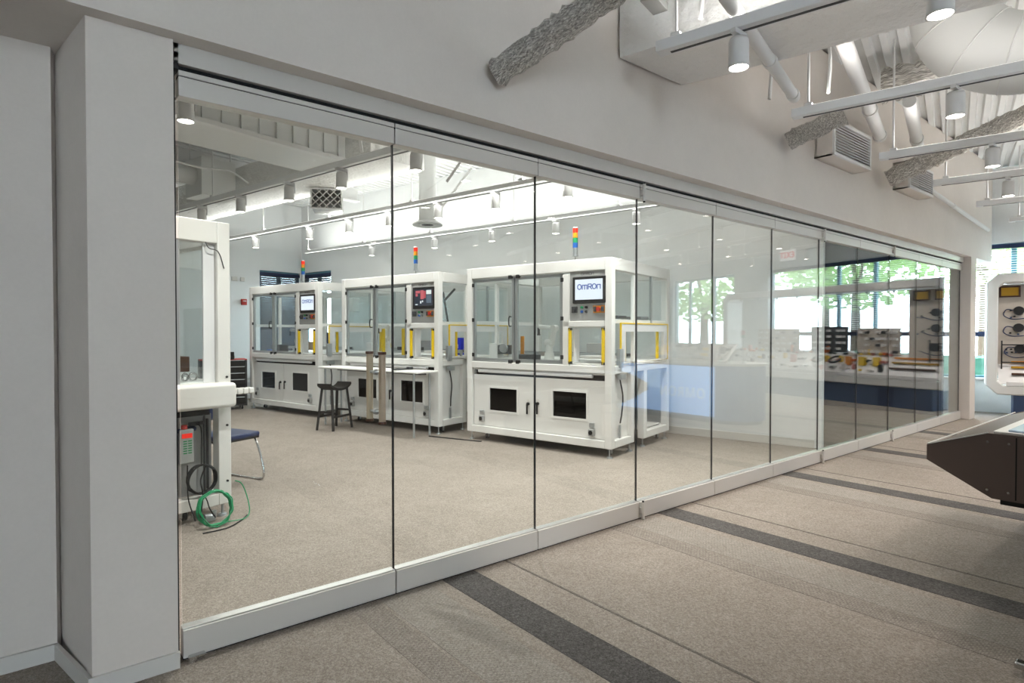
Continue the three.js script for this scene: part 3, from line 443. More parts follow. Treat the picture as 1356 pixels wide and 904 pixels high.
function machine(name, label, pos, opt) {
  const t = thing(name, label, 'machine', pos, TURN - Math.PI / 2, 'enclosed demonstration machines');
  const P = 0.09, y0 = 0.11, W1 = 0.6;                       // post size, underside, depth of the front cabinet
  const divX = HW - 0.665;
  frameBars(t, [
    ['frame_post', P, MH - y0, P, -HW + P / 2, (MH + y0) / 2, -P / 2], ['frame_post', P, MH - y0, P, HW - P / 2, (MH + y0) / 2, -P / 2],
    ['frame_post', P, 1.06 - y0, P, -HW + P / 2, (1.06 + y0) / 2, -W1 + P / 2], ['frame_post', P, 1.06 - y0, P, HW - P / 2, (1.06 + y0) / 2, -W1 + P / 2],
    ['frame_post', P, 1.0 - y0, P, -HW + P / 2, (1.0 + y0) / 2, -0.88 - P / 2], ['frame_post', P, 1.0 - y0, P, HW - P / 2, (1.0 + y0) / 2, -0.88 - P / 2],
    ['frame_post', P, MH - y0, P, -HW + P / 2, (MH + y0) / 2, -MD + P / 2], ['frame_post', P, MH - y0, P, HW - P / 2, (MH + y0) / 2, -MD + P / 2],
    ['frame_post', 0.1, 2.15 - 1.06, 0.07, divX + 0.05, 1.6, -0.04], ['frame_post', 0.05, 2.15 - 1.06, 0.05, HW - 0.03, 1.6, -0.62], ['frame_post', 0.05, 2.15 - 1.06, 0.05, -HW + 0.03, 1.6, -0.62],
    ['frame_rail', MW - 2 * P, 0.09, P, 0, y0 + 0.045, -P / 2], ['frame_rail', MW - 2 * P, 0.085, P, 0, 1.0175, -P / 2], ['frame_rail', MW - 2 * P, 0.14, P, 0, MH - 0.07, -P / 2],
    ['frame_rail', P, 0.09, W1 - 2 * P, -HW + P / 2, y0 + 0.045, -W1 / 2], ['frame_rail', P, 0.09, W1 - 2 * P, HW - P / 2, y0 + 0.045, -W1 / 2],
    ['frame_rail', P, 0.09, MD - 2 * P, -HW + P / 2, 1.015, -MD / 2], ['frame_rail', P, 0.09, MD - 2 * P, HW - P / 2, 1.015, -MD / 2],
    ['frame_rail', P, 0.14, MD - 2 * P, -HW + P / 2, MH - 0.07, -MD / 2], ['frame_rail', P, 0.14, MD - 2 * P, HW - P / 2, MH - 0.07, -MD / 2],
    ['frame_rail', P, 0.09, MD - 0.88 - 2 * P, HW - P / 2, y0 + 0.045, -(MD + 0.88) / 2], ['frame_rail', P, 0.09, MD - 0.88 - 2 * P, -HW + P / 2, y0 + 0.045, -(MD + 0.88) / 2],
    ['frame_rail', MW - 2 * P, 0.09, P, 0, 1.015, -MD + P / 2], ['frame_rail', MW - 2 * P, 0.14, P, 0, MH - 0.07, -MD + P / 2], ['frame_rail', MW - 2 * P, 0.09, P, 0, y0 + 0.045, -MD + P / 2],
    ['frame_rail', 0.57, 0.07, 0.07, HW - 0.375, 1.55, -0.04],
  ]);
  part(t, 'top_cover', [box(MW - 0.1, 0.012, MD - 0.1, 0, MH - 0.08, -MD / 2)], M.pane);
  part(t, 'work_plate', [rbox(MW - 0.16, 0.02, MD - 0.16, 0, 1.072, -MD / 2)], M.white);
  for (const x of [-0.7, -0.1, 0.45]) part(t, 'cover_screw', [cyl(0.014, 0.014, 0.01, x, MH + 0.004, -0.03, 8), rbox(0.07, 0.008, 0.03, x, MH + 0.003, -0.05, 0.002)], M.alu);
  // upper enclosure
  glassDoor(t, -HW + 0.1, -0.31, 1.075, 2.16, -0.035, true, true); glassDoor(t, -0.29, divX - 0.01, 1.075, 2.16, -0.035, false, false);
  part(t, 'centre_mullion', [rbox(0.03, 1.08, 0.04, -0.3, 1.615, -0.06, 0.003)], M.alu);
  controlPanel(t, divX + 0.1, HW - 0.09, -0.03, opt.screen);
  for (const x of [divX + 0.115, HW - 0.105]) { const l = part(t, 'light_curtain', rbox(0.03, 0.42, 0.035, x, 1.29, 0.005, 0.003), M.yellow); part(l, 'curtain_bracket', [box(0.034, 0.03, 0.045, x, 1.09, 0.0), box(0.034, 0.03, 0.045, x, 1.49, 0.0)], M.black); }
  part(t, 'opening_liner', [box(0.015, 0.42, 0.12, divX + 0.14, 1.3, -0.1), box(0.015, 0.42, 0.12, HW - 0.13, 1.3, -0.1), box(0.36, 0.015, 0.12, HW - 0.33, 1.505, -0.1)], M.lampBody);
  for (const [s, x] of [[1, HW - 0.02], [-1, -HW + 0.02]]) {
    for (const [z0, z1] of [[-0.1, -0.6], [-0.64, -1.1], [-1.13, -1.62]]) part(t, 'side_pane', box(0.006, 0.56, z0 - z1, x, 1.86, (z0 + z1) / 2), M.pane);
    part(t, 'side_mullion', box(0.03, 0.6, 0.03, x, 1.87, -1.115), M.alu);
    part(t, 'side_ledge', rbox(0.06, 0.05, MD - 0.2, x - s * 0.03, 1.58, -MD / 2, 0.004), M.white);
  }
  part(t, 'back_pane', box(MW - 0.18, 1.1, 0.006, 0, 1.6, -MD + 0.04), M.pane);
  // portal with its yellow edge on the near side
  const px = HW - 0.012, q = part(t, 'transfer_portal', ring(rect(-1.58, 1.1, -0.22, 1.55), rect(-1.47, 1.1, -0.33, 1.46), 0.04).rotateY(-Math.PI / 2).translate(px + 0.025, 0, 0).translate(0, 0, 0), M.lampBody);
  q.geometry.scale(1, 1, 1);
  part(q, 'yellow_edge', ring(rect(-1.595, 1.09, -0.205, 1.565), rect(-1.58, 1.09, -0.22, 1.55), 0.02).rotateY(-Math.PI / 2).translate(px + 0.03, 0, 0), M.yellow);
  for (const z of [-0.42, -1.4]) part(t, 'light_curtain', [rbox(0.03, 0.36, 0.04, px - 0.04, 1.28, z, 0.003)], M.yellow);
  // what works inside
  conveyor(t, -0.9, 0.95, 1.16, -0.75, 0.16); robot(t, opt.arm[0], 1.08, -0.45, opt.arm[1], opt.armMat);
  opt.inside(t);
  // lower cabinet
  part(t, 'cabinet_body', [box(MW - 0.18, 0.02, W1 - 0.05, 0, 0.2, -W1 / 2 - 0.02), box(MW - 0.18, 0.78, 0.015, 0, 0.59, -W1 + 0.05), box(0.02, 0.78, W1 - 0.06, HW - 0.06, 0.59, -W1 / 2), box(0.02, 0.78, W1 - 0.06, -HW + 0.06, 0.59, -W1 / 2), box(MW - 0.18, 0.02, W1 - 0.1, 0, 0.96, -W1 / 2)], M.white);
  part(t, 'wiring_rack', [box(0.75, 0.03, 0.05, -0.5, 0.68, -0.25), box(0.75, 0.03, 0.05, 0.55, 0.68, -0.25), box(0.7, 0.1, 0.08, -0.5, 0.55, -0.3), box(0.7, 0.12, 0.08, 0.55, 0.52, -0.3), box(0.6, 0.08, 0.1, 0.5, 0.3, -0.3)], M.darkGrey);
  part(t, 'slot_back', box(MW - 0.2, 0.1, 0.02, 0, 0.93, -0.1), M.rubber);
  part(t, 'work_lamp', [rbox(1.75, 0.042, 0.05, -0.05, 0.935, -0.05, 0.012)], M.lampBody);
  cabinetDoor(t, -HW + 0.1, -0.005, 0.21, 0.885, -0.055, [-0.72, -0.27, 0.42, 0.715], -0.09, -1);
  cabinetDoor(t, 0.005, HW - 0.1, 0.21, 0.885, -0.055, [0.28, 0.75, 0.425, 0.735], 0.055, 1);
  outlet(t, -0.84, 0.3, -0.01); outlet(t, 0.83, 0.28, -0.01);
  part(t, 'air_unit', [rbox(0.05, 0.22, 0.09, HW - 0.005, 1.15, -0.22, 0.006), rbox(0.06, 0.06, 0.12, HW, 0.93, -0.25, 0.006)], M.alu);
  part(t, 'side_cable', tube([[HW - 0.02, 0.9, -0.25], [HW + 0.012, 0.7, -0.26], [HW + 0.004, 0.5, -0.25], [HW - 0.03, 0.38, -0.28]], 0.009, 24), M.rubber);
  part(t, 'side_bracket', rbox(0.02, 0.16, 0.03, HW - 0.03, 0.28, -0.27, 0.003), M.alu);
  part(t, 'lower_shelf', [rbox(MW - 0.2, 0.02, 0.62, 0, 0.21, -1.28)], M.whiteWarm);
  for (const x of [-HW + 0.05, HW - 0.05]) for (const z of [-0.05, -0.56, -0.94, -MD + 0.06]) foot(t, x, z);
  for (const x of [-HW + 0.2, HW - 0.12]) for (const z of [-0.2, -1.55]) caster(t, x, z);
  signalTower(t, HW - 0.517, MH, -0.06);
  return t;
}
function bits(t, list) { for (const [n, w, h, d, x, y, z, m] of list) part(t, n, rbox(w, h, d, x, y, z, 0.006), m); }
const row = (x, z) => [x, 0, z];
machine('test_machine', 'white framed machine with logo screen, standing next to the glass wall', row(5.10 - gz[0] * HW, -1.545 - gz[1] * HW), {
  screen: M.screenLogo, arm: [-0.05, 0.85], armMat: M.white,
  inside: (t) => { bits(t, [['camera_unit', 0.14, 0.2, 0.14, -0.82, 1.2, -0.3, M.white], ['motor_unit', 0.2, 0.12, 0.16, -0.62, 1.22, -0.28, M.darkGrey], ['parts_tray', 0.4, 0.03, 0.3, 0.72, 1.15, -0.35, M.white], ['sensor_post', 0.04, 0.32, 0.04, -0.45, 1.24, -0.4, M.amber], ['feeder_base', 0.3, 0.08, 0.2, -0.3, 1.12, -0.3, M.darkGrey], ['controller_box', 0.3, 0.2, 0.1, 0.2, 1.2, -1.3, M.greyPlate], ['paper_stack', 0.3, 0.035, 0.22, 0.93, 1.63, -0.3, M.darkGrey], ['document_folder', 0.28, 0.04, 0.24, 0.93, 1.63, -0.95, M.darkGrey]]); part(t, 'pulley', [cyl(0.06, 0.06, 0.04, -0.6, 1.24, -0.18, 20, 'z'), cyl(0.03, 0.03, 0.05, -0.6, 1.24, -0.18, 16, 'z')], M.grey); },
});
machine('test_machine', 'white framed machine with a red chart on its screen, behind the black stool', row(4.43 - gz[0] * HW, -4.17 - gz[1] * HW), {
  screen: M.screenRed, arm: [-0.5, 0.9], armMat: M.white,
  inside: (t) => { bits(t, [['white_canister', 0.13, 0.2, 0.13, -0.7, 1.18, -0.3, M.lampBody], ['sensor_post', 0.05, 0.42, 0.04, -0.42, 1.3, -0.3, M.yellow], ['sensor_post', 0.05, 0.42, 0.04, 0.05, 1.3, -0.3, M.yellow], ['component_rail', 0.5, 0.05, 0.1, 0.15, 1.2, -0.35, M.darkGrey], ['machine_head', 0.2, 0.15, 0.2, 0.25, 1.25, -0.5, M.grey], ['parts_tray', 0.4, 0.04, 0.3, 0.75, 1.16, -0.4, M.white]]); part(t, 'feed_arm', [bar([0.85, 2.05, -0.35], [0.9, 1.6, -0.4], 0.03, 0.03), bar([0.95, 2.1, -0.5], [0.85, 1.9, -0.35], 0.03, 0.03)], M.darkGrey); },
});
machine('test_machine', 'white framed machine with logo screen, at the far window', row(3.72 - gz[0] * HW, -6.85 - gz[1] * HW), {
  screen: M.screenLogo, arm: [-0.2, 0.8], armMat: M.grey,
  inside: (t) => { bits(t, [['parts_bin', 0.25, 0.14, 0.2, -0.55, 1.15, -0.3, M.darkGrey], ['blue_cap', 0.12, 0.05, 0.1, -0.62, 1.11, -0.16, M.blue], ['wooden_block', 0.3, 0.16, 0.1, 0.1, 1.2, -0.6, M.tan], ['screen_guard', 0.18, 0.3, 0.05, 0.75, 1.3, -0.5, M.navy], ['press_head', 0.14, 0.24, 0.14, 0.9, 1.95, -0.9, M.white]]); },
});
// the white machine beside the pilaster: only its side shows
{
  const C = [1.205, -2.08], t = thing('test_machine', 'white framed machine beside the pilaster with cables hanging on its side', 'machine', [C[0], 0, C[1]], TURN, 'enclosed demonstration machines');
  // local x along the side (negative to the left), z towards the viewer, face at z = 0
  const L = 1.7, D = 2.1, H = 2.31;
  frameBars(t, [['frame_post', 0.1, H - 0.1, 0.1, -0.05, (H + 0.1) / 2, -0.05], ['frame_post', 0.1, H - 0.1, 0.1, -L + 0.05, (H + 0.1) / 2, -0.05], ['frame_post', 0.1, H - 0.1, 0.1, -0.05, (H + 0.1) / 2, -D + 0.05], ['frame_post', 0.1, H - 0.1, 0.1, -L + 0.05, (H + 0.1) / 2, -D + 0.05],
    ['frame_rail', L - 0.2, 0.17, 0.1, -L / 2, H - 0.085, -0.05], ['frame_rail', L - 0.2, 0.09, 0.1, -L / 2, 0.145, -0.05], ['frame_rail', 0.1, 0.17, D - 0.2, -0.05, H - 0.085, -D / 2], ['frame_rail', 0.1, 0.1, D - 0.2, -0.05, 0.15, -D / 2], ['frame_rail', 0.1, 0.17, D - 0.2, -L + 0.05, H - 0.085, -D / 2], ['frame_rail', 0.1, 0.14, D - 0.2, -0.05, 0.97, -D / 2], ['frame_rail', L - 0.2, 0.17, 0.1, -L / 2, H - 0.085, -D + 0.05]], M.whiteWarm);
  part(t, 'ledge_beam', rbox(L, 0.19, 0.16, -L / 2 - 0.0, 0.965, 0.02, 0.03, 3), M.whiteWarm);
  part(t, 'corner_panel', box(0.085, 1.08, 0.02, -0.15, 1.6, -0.05), M.lampBody);
  part(t, 'window_post', [box(0.03, 1.08, 0.05, -0.39, 1.6, -0.04)], M.alu); part(t, 'side_pane', box(0.19, 1.07, 0.006, -0.285, 1.6, -0.05), M.pane); part(t, 'side_pane', box(1.1, 1.07, 0.006, -0.97, 1.6, -0.05), M.pane);
  part(t, 'front_pane', box(0.006, 1.07, D - 0.2, -0.03, 1.6, -D / 2), M.pane);
  part(t, 'work_plate', rbox(L - 0.1, 0.02, D - 0.1, -L / 2, 1.06, -D / 2), M.white); part(t, 'inner_cabinet', [rbox(0.5, 0.55, 0.3, -0.55, 1.4, -1.2), rbox(0.4, 0.2, 0.25, -0.45, 1.17, -0.6)], M.darkGrey);
  part(t, 'inner_plate', rbox(0.3, 0.12, 0.2, -0.35, 1.2, -0.35), M.brownCap); part(t, 'pipe_clamps', [0, 1, 2, 3, 4].map((i) => new THREE.TorusGeometry(0.03, 0.008, 6, 14).rotateY(0.5 * i).translate(-0.2 - i * 0.06, 1.1, -0.2)), M.chrome);
  part(t, 'back_plate', [box(L - 0.2, 0.62, 0.015, -L / 2, 0.5, -0.13)], M.grey); part(t, 'drawer_slot', [box(L - 0.25, 0.05, 0.02, -L / 2, 0.83, -0.1)], M.rubber); part(t, 'door_edge', [box(0.012, 0.55, 0.02, -0.14, 0.5, -0.1), box(0.012, 0.62, 0.012, -0.165, 0.5, -0.1)], M.darkGrey);
  part(t, 'cable_chain', [0, 1, 2, 3, 4, 5].map((i) => rbox(0.045, 0.05, 0.09, 0.04 + i * 0.05, 0.955, -0.25, 0.01)), M.whiteWarm);
  for (const y of [0.28, 0.72, 1.1]) part(t, 'frame_bolt', cyl(0.009, 0.009, 0.01, -0.035, y, 0.004, 10, 'z'), M.rubber);
  part(t, 'top_rack', [0, 1, 2, 3, 4].map((i) => box(1.2, 0.02, 0.03, -0.9, 2.18, -0.25 - i * 0.12)), M.darkGrey);
  part(t, 'hanging_wire', tube([[-0.2, 2.2, -0.02], [-0.17, 2.1, 0.004], [-0.1, 2.08, 0.004], [-0.05, 1.95, 0.004]], 0.004, 20, 5), M.darkGrey);
  part(t, 'cable_bracket', [rbox(0.08, 0.03, 0.03, -0.24, 0.745, -0.1), rbox(0.035, 0.025, 0.04, -0.2, 0.75, -0.08)], M.darkGrey);
  caster(t, -0.3, -0.15); caster(t, -1.4, -0.15); foot(t, -0.05, -0.05); foot(t, -0.05, -D + 0.05); caster(t, -0.3, -D + 0.2);
  const at = (x, y, z) => V3(x, y, z).applyAxisAngle(V3(0, 1, 0), TURN).add(V3(C[0], 0, C[1])).toArray();
  // teach pendant
  const p = thing('teach_pendant', 'grey handheld controller with red display in a blue holder', 'controller', at(-0.345, 0.47, -0.075), TURN);
  part(p, 'holder', [lathe([[0.11, 0.23], [0.115, 0.25], [0.105, 0.26], [0.1, 0.24]], 28).scale(0.95, 1, 0.5), box(0.17, 0.22, 0.02, 0, 0.1, -0.03)], M.navy);
  const body = part(p, 'pendant_body', rbox(0.105, 0.26, 0.05, 0.01, 0.125, 0.045, 0.012, 2), M.alu); part(body, 'display', rbox(0.075, 0.035, 0.006, 0.01, 0.205, 0.071, 0.002), M.redLit); part(body, 'stop_button', cyl(0.02, 0.024, 0.03, 0.0, 0.27, 0.045, 14), M.red);
  part(body, 'key_row', [0, 1, 2, 3, 4, 5].flatMap((i) => [0, 1].map((j) => box(0.026, 0.008, 0.004, -0.005 + j * 0.035, 0.165 - i * 0.018, 0.071))), M.green);
  const coil = (r, n, wob, cr, m, wide) => { const o = []; for (let k = 0; k < n; k++) { const pts = []; for (let a = 0; a < 18; a++) { const th = a / 18 * 6.283, q = r + rnd(-wob, wob); pts.push([Math.cos(th) * q, Math.sin(th) * q * 1.04, (k - n / 2) * wide + rnd(-0.004, 0.004)]); } o.push(tube(pts, cr, 60, 6, true)); } return o; };
  const bc = thing('cable_coil', 'black cable coiled up and hung on the white machine', 'cable', at(-0.23, 0.33, 0.0), TURN); part(bc, 'coil', coil(0.105, 6, 0.006, 0.005, M.rubber, 0.007), M.rubber);
  part(bc, 'lead', [tube([[-0.01, 0.42, -0.07], [0.012, 0.4, -0.05], [0.01, 0.2, -0.03], [-0.005, 0.1, 0]], 0.005, 24, 6), tube([[0.03, 0.1, 0], [-0.02, 0, 0.02], [-0.005, -0.11, 0.02], [-0.04, -0.3, 0.05]], 0.005, 24, 6), tube([[-0.12, 0.13, 0.03], [-0.115, 0, 0.02], [-0.11, -0.13, 0.02], [-0.08, -0.29, 0.06]], 0.005, 24, 6), tube([[0, -0.1, 0], [0.02, -0.16, 0.03], [0.03, -0.22, 0.05], [0.07, -0.3, 0.06]], 0.005, 24, 6)], M.rubber);
  const gc = thing('cable_coil', 'loose green cable coil leaning on the machine foot', 'cable', at(-0.21, 0.135, 0.17), TURN); const cg = part(gc, 'coil', coil(0.122, 6, 0.012, 0.0045, M.cableGreen, 0.009), M.cableGreen); cg.rotation.x = -0.25;
  part(gc, 'lead', tube([[0.06, -0.115, 0.03], [0.2, -0.12, 0.04], [0.26, -0.1, 0.0], [0.27, 0.0, -0.04], [0.235, 0.13, -0.08], [0.2, 0.15, -0.1]], 0.004, 40, 6), M.cableGreen);
  single('floor_cable', 'thin green and black cables lying on the carpet by the machine', 'cable', [tube([[-0.36, 0.006, 0.28], [-0.2, 0.006, 0.3], [-0.05, 0.006, 0.22], [0.06, 0.006, 0.12]].map((q) => at(...q)), 0.005, 40, 6)], M.rubber);
  single('air_regulator', 'small metal air regulator on the carpet under the cables', 'regulator', [cyl(0.03, 0.03, 0.05, 0, 0.03, 0, 16, 'x'), rbox(0.1, 0.03, 0.06, 0, 0.018, 0, 0.006), cyl(0.02, 0.02, 0.05, 0.05, 0.05, 0, 14)], M.alu, undefined, at(-0.2, 0, 0.02), TURN);
}
// ---------------------------------------------------------------- furniture and loose things in the machine room
{ const t = thing('side_table', 'narrow white worktable between the black stool and the machine', 'table', [3.93, 0, -5.18], TURN);
  part(t, 'tabletop', rbox(0.42, 0.028, 2.25, 0, 0.9, 0, 0.012, 2), M.white); for (const [x, z] of [[0.16, -1.0], [0.16, 1.0], [-0.14, -1.0], [-0.14, 1.0]]) part(t, 'leg', cyl(0.016, 0.016, 0.886, x, 0.443, z, 12), M.alu); part(t, 'cable_tray', box(0.1, 0.03, 1.9, 0.1, 0.865, 0), M.darkGrey); }
{ const k = [['tool_kit', 'dark cable gland parts lying on the white worktable', [4.08, 0.915, -4.6], [[0.3, 0.02, 0.1, 0, 0.01, 0], [0.08, 0.04, 0.06, 0.1, 0.02, 0.06]]]];
  for (const [n, l, p, b] of k) single(n, l, 'parts', b.map((q) => rbox(...q, 0.006)), M.darkGrey, undefined, p, TURN); }
{ const t = thing('saddle_stool', 'black saddle seat stool with four straight legs', 'stool', [3.5, 0, -5.62], TURN + 0.25);
  const seat = new THREE.BoxGeometry(0.46, 0.035, 0.26, 16, 1, 4), p = seat.attributes.position; for (let i = 0; i < p.count; i++) { const x = p.getX(i); p.setY(i, p.getY(i) + 0.6 + 0.9 * x * x + Math.pow(Math.abs(x) / 0.23, 4) * 0.03); } seat.computeVertexNormals();
  part(t, 'seat', seat, M.stool); for (const [x, z] of [[-1, -1], [1, -1], [-1, 1], [1, 1]]) part(t, 'leg', bar([x * 0.17, 0.62, z * 0.09], [x * 0.215, 0.0, z * 0.15], 0.034, 0.034), M.stool);
  for (const z of [-1, 1]) part(t, 'stretcher', bar([-0.2, 0.2, z * 0.13], [0.2, 0.2, z * 0.13], 0.02, 0.03), M.stool); for (const x of [-1, 1]) part(t, 'stretcher', bar([x * 0.2, 0.27, -0.125], [x * 0.2, 0.27, 0.125], 0.02, 0.03), M.stool); }
{ const t = thing('task_chair', 'navy visitor chair on a bent chrome sled leg', 'chair', [1.42, 0, -3.2], TURN + 0.2);
  part(t, 'seat', rbox(0.44, 0.05, 0.44, 0, 0.46, 0, 0.02, 2), M.navy); part(t, 'backrest', rbox(0.42, 0.34, 0.035, 0, 0.76, -0.22, 0.016, 2), M.navy); part(t, 'seat_shell', rbox(0.46, 0.03, 0.4, 0, 0.43, 0, 0.012), M.black);
  for (const x of [-0.22, 0.22]) part(t, 'sled_leg', tube([[x, 0.62, -0.24], [x, 0.46, -0.22], [x, 0.42, -0.1], [x, 0.42, 0.12], [x, 0.3, 0.2], [x, 0.03, 0.26], [x, 0.012, 0.2], [x, 0.012, -0.25]], 0.011, 50, 8), M.chrome); }
{ const p = grid(-4.1, -9.2), t = thing('tool_chest', 'dark tool chest with shallow drawers against the far wall', 'tool chest', [2.72, 0, -8.9], TURN - Math.PI / 2 + 1.2);
  part(t, 'chest_body', rbox(0.8, 0.86, 0.45, 0, 0.5, -0.24, 0.01), M.darkGrey); for (let i = 0; i < 6; i++) { const d = part(t, 'drawer', rbox(0.74, 0.1 + (i < 2) * 0.06, 0.02, 0, 0.19 + i * 0.12 + (i > 1) * 0.09 + (i === 1) * 0.05, 0.0, 0.004), M.rubber); part(d, 'handle', rbox(0.7, 0.012, 0.02, 0, 0.19 + i * 0.12 + (i > 1) * 0.09 + (i === 1) * 0.05 + 0.045, 0.015), M.alu); }
  part(t, 'top_mat', rbox(0.8, 0.02, 0.45, 0, 0.94, -0.24), M.red); for (const x of [-0.32, 0.32]) caster(t, x, -0.1); caster(t, -0.32, -0.4); caster(t, 0.32, -0.4); }
for (const [n, l, p, g, m] of [['hand_tool', 'black power tool resting on the tool chest', [2.78, 0.95, -8.8], [cyl(0.04, 0.04, 0.18, 0, 0.05, 0, 14, 'x'), rbox(0.05, 0.14, 0.05, 0.05, 0.07, 0.03)], M.black], ['parts_box', 'small red parts box on the tool chest', [2.62, 0.95, -8.98], [rbox(0.16, 0.06, 0.1, 0, 0.03, 0), rbox(0.12, 0.01, 0.06, 0, 0.065, 0)], M.red]]) single(n, l, 'tool', g, m, undefined, p, 0.4);
{ const p = grid(-0.4, -4.55), t = thing('blue_bin', 'bright blue parts bin on the machine deck by the white frame', 'bin', [5.2, 1.085, -4.75], TURN - Math.PI / 2); part(t, 'bin_shell', [box(0.2, 0.26, 0.01, 0, 0.15, 0.1), box(0.2, 0.26, 0.01, 0, 0.15, -0.1), box(0.01, 0.26, 0.2, 0.1, 0.15, 0), box(0.01, 0.26, 0.2, -0.1, 0.15, 0), box(0.2, 0.01, 0.2, 0, 0.02, 0)], M.blueBin); part(t, 'bin_label', box(0.08, 0.06, 0.004, 0, 0.15, 0.107), M.lampBody); }
single('floor_strip', 'thin black cable strip on the carpet in front of the red screen machine', 'cable strip', [rbox(0.03, 0.012, 0.85, 0, 0.006, 0, 0.004)], M.rubber, undefined, [4.42, 0, -3.75], TURN + 0.15);
// fittings on the far wall
{ const p = grid(-1.45, -11.36); const t = thing('alarm_call_point', 'small red fire alarm box on the far wall', 'alarm', [p.x, 2.05, p.z], TURN); part(t, 'case', rbox(0.12, 0.13, 0.05, 0, 0.06, 0.02, 0.008), M.red); part(t, 'pull_bar', rbox(0.08, 0.02, 0.015, 0, 0.08, 0.05), M.lampBody);
  const q = grid(-1.55, -11.36); single('wall_thermostat', 'pale thermostat plate above the red alarm', 'thermostat', [rbox(0.13, 0.09, 0.02, -0.1, 0.05, 0.012), rbox(0.09, 0.09, 0.02, 0.08, 0.05, 0.012)], M.base, undefined, [q.x, 2.55, q.z], TURN); }

// ---------------------------------------------------------------- showroom displays
M.shell = std(0xd8d8d6, 0.4); M.slate = std(0x35486a, 0.5); M.panelBeige = std(0xc2bab0, 0.6);
const item = (t, kind, x, y, z, m, s = 1) => {
  if (kind === 0) return part(t, 'sensor_block', rbox(0.06 * s, 0.04 * s, 0.1 * s, x, y + 0.02 * s, z, 0.004), m);
  if (kind === 1) return part(t, 'round_sensor', [cyl(0.022 * s, 0.022 * s, 0.09 * s, x, y + 0.024 * s, z, 12, 'z'), cyl(0.028 * s, 0.028 * s, 0.014, x, y + 0.028 * s, z + 0.02, 6, 'z')], m);
  if (kind === 2) return part(t, 'relay_module', [rbox(0.045 * s, 0.1 * s, 0.07 * s, x, y + 0.05 * s, z, 0.004), box(0.03 * s, 0.02 * s, 0.02, x, y + 0.1 * s, z + 0.02)], m);
  return part(t, 'cable_loop', new THREE.TorusGeometry(0.06 * s, 0.012 * s, 8, 20).rotateX(-1.0).translate(x, y + 0.05 * s, z), m);
};
{ // long display in front of the end windows; local x runs away from the partition, z towards the room
  const t = thing('display_wall', 'long white framed product display before the end windows', 'display', [12.6, 0, 0.25], TURN - Math.PI / 2);
  const L = 5.4, y0 = 0.42, y1 = 2.42, c = 0.14;
  const oct = (m) => { const k = c - m * 0.42; return [[m + k, y0 + m], [L - m - k, y0 + m], [L - m, y0 + m + k], [L - m, y1 - m - k], [L - m - k, y1 - m], [m + k, y1 - m], [m, y1 - m - k], [m, y0 + m + k]]; };
  part(t, 'frame_shell', ring(oct(0), oct(0.12), 0.5, 0.02).translate(0, 0, -0.5), M.shell);
  part(t, 'plinth', [rbox(L - 0.7, y0, 0.5, L / 2, y0 / 2, -0.3, 0.01)], M.slate);
  part(t, 'plinth_door', rbox(0.3, 0.36, 0.02, 1.2, 0.2, -0.05), M.navy);
  const g = part(t, 'gauge_panel', rbox(0.8, 1.5, 0.03, 0.52, 1.52, -0.3, 0.01), M.panelBeige);
  for (const [x, w] of [[0.3, 0.28], [0.68, 0.3]]) { const f = part(t, 'sample_frame', ring(rect(x - w / 2, 2.05, x + w / 2, 2.24), rect(x - w / 2 + 0.025, 2.075, x + w / 2 - 0.025, 2.215), 0.03).translate(0, 0, -0.28), M.brownCap); part(f, 'gold_plate', box(w - 0.05, 0.14, 0.01, x, 2.145, -0.275), M.gold); }
  part(t, 'panel_lamp', [rbox(0.5, 0.03, 0.05, 0.5, 2.28, -0.15, 0.006)], M.lampBody);
  for (const [x, y, d] of [[0.42, 1.82, -1], [0.42, 1.53, -1], [0.44, 1.17, 1]]) {
    const q = part(t, 'gauge', [cyl(0.07, 0.075, 0.06, x, y, -0.26, 24, 'z')], M.black);
    part(q, 'gauge_cable', tube([[x + d * 0.05, y, -0.25], [x - 0.16, y + 0.02, -0.25], [x - 0.2, y - 0.07, -0.25], [x - 0.1, y - 0.14, -0.25], [x + 0.08, y - 0.13, -0.25], [x + 0.25, y - 0.07, -0.25]], 0.009, 40, 6), M.navy);
    for (let i = 0; i < 7; i++) part(q, 'connector', rbox(0.03, 0.025, 0.03, x - 0.2 + rnd(0, 0.55), y - 0.12 + rnd(0, 0.14), -0.265, 0.004), i % 3 ? M.black : M.slate);
  }
  part(t, 'tray', [rbox(L - 0.3, 0.02, 0.6, 0, 0, 0, 0.004).rotateX(0.82).translate(L / 2, 0.8, -0.2), rbox(L - 0.5, 0.07, 0.02, L / 2, 0.59, 0.012, 0.006)], M.lampBody);
  const slope = (z) => 0.615 + (0.0 - z) * 1.07;
  for (const [z, m] of [[-0.28, M.amber], [-0.2, M.gold], [-0.1, M.brownCap]]) part(t, 'sample_bar', rbox(0.85, 0.035, 0.035, 0.75, slope(z) + 0.03, z, 0.006), m);
  part(t, 'sample_rack', [box(0.02, 0.5, 0.02, 0.2, 1.06, -0.22), box(0.02, 0.5, 0.02, 0.5, 1.06, -0.22), box(0.32, 0.02, 0.02, 0.35, 1.24, -0.22), box(0.32, 0.02, 0.02, 0.35, 0.94, -0.22)], M.rubber);
  const cols = [M.lampBody, M.lampBody, M.white, M.black, M.yellow, M.alu, M.lampBody, M.orange, M.darkGrey, M.pink];
  for (let x = 1.3; x < 5.2; x += 0.085) for (let r = 0; r < 3; r++) if (rnd() < 0.8) { const z = -0.36 + r * 0.15 + rnd(-0.02, 0.02); item(t, Math.floor(rnd(0, 3)), x + rnd(-0.02, 0.02), slope(z) - 0.01, z, cols[Math.floor(rnd(0, cols.length))], rnd(0.8, 1.4)); }
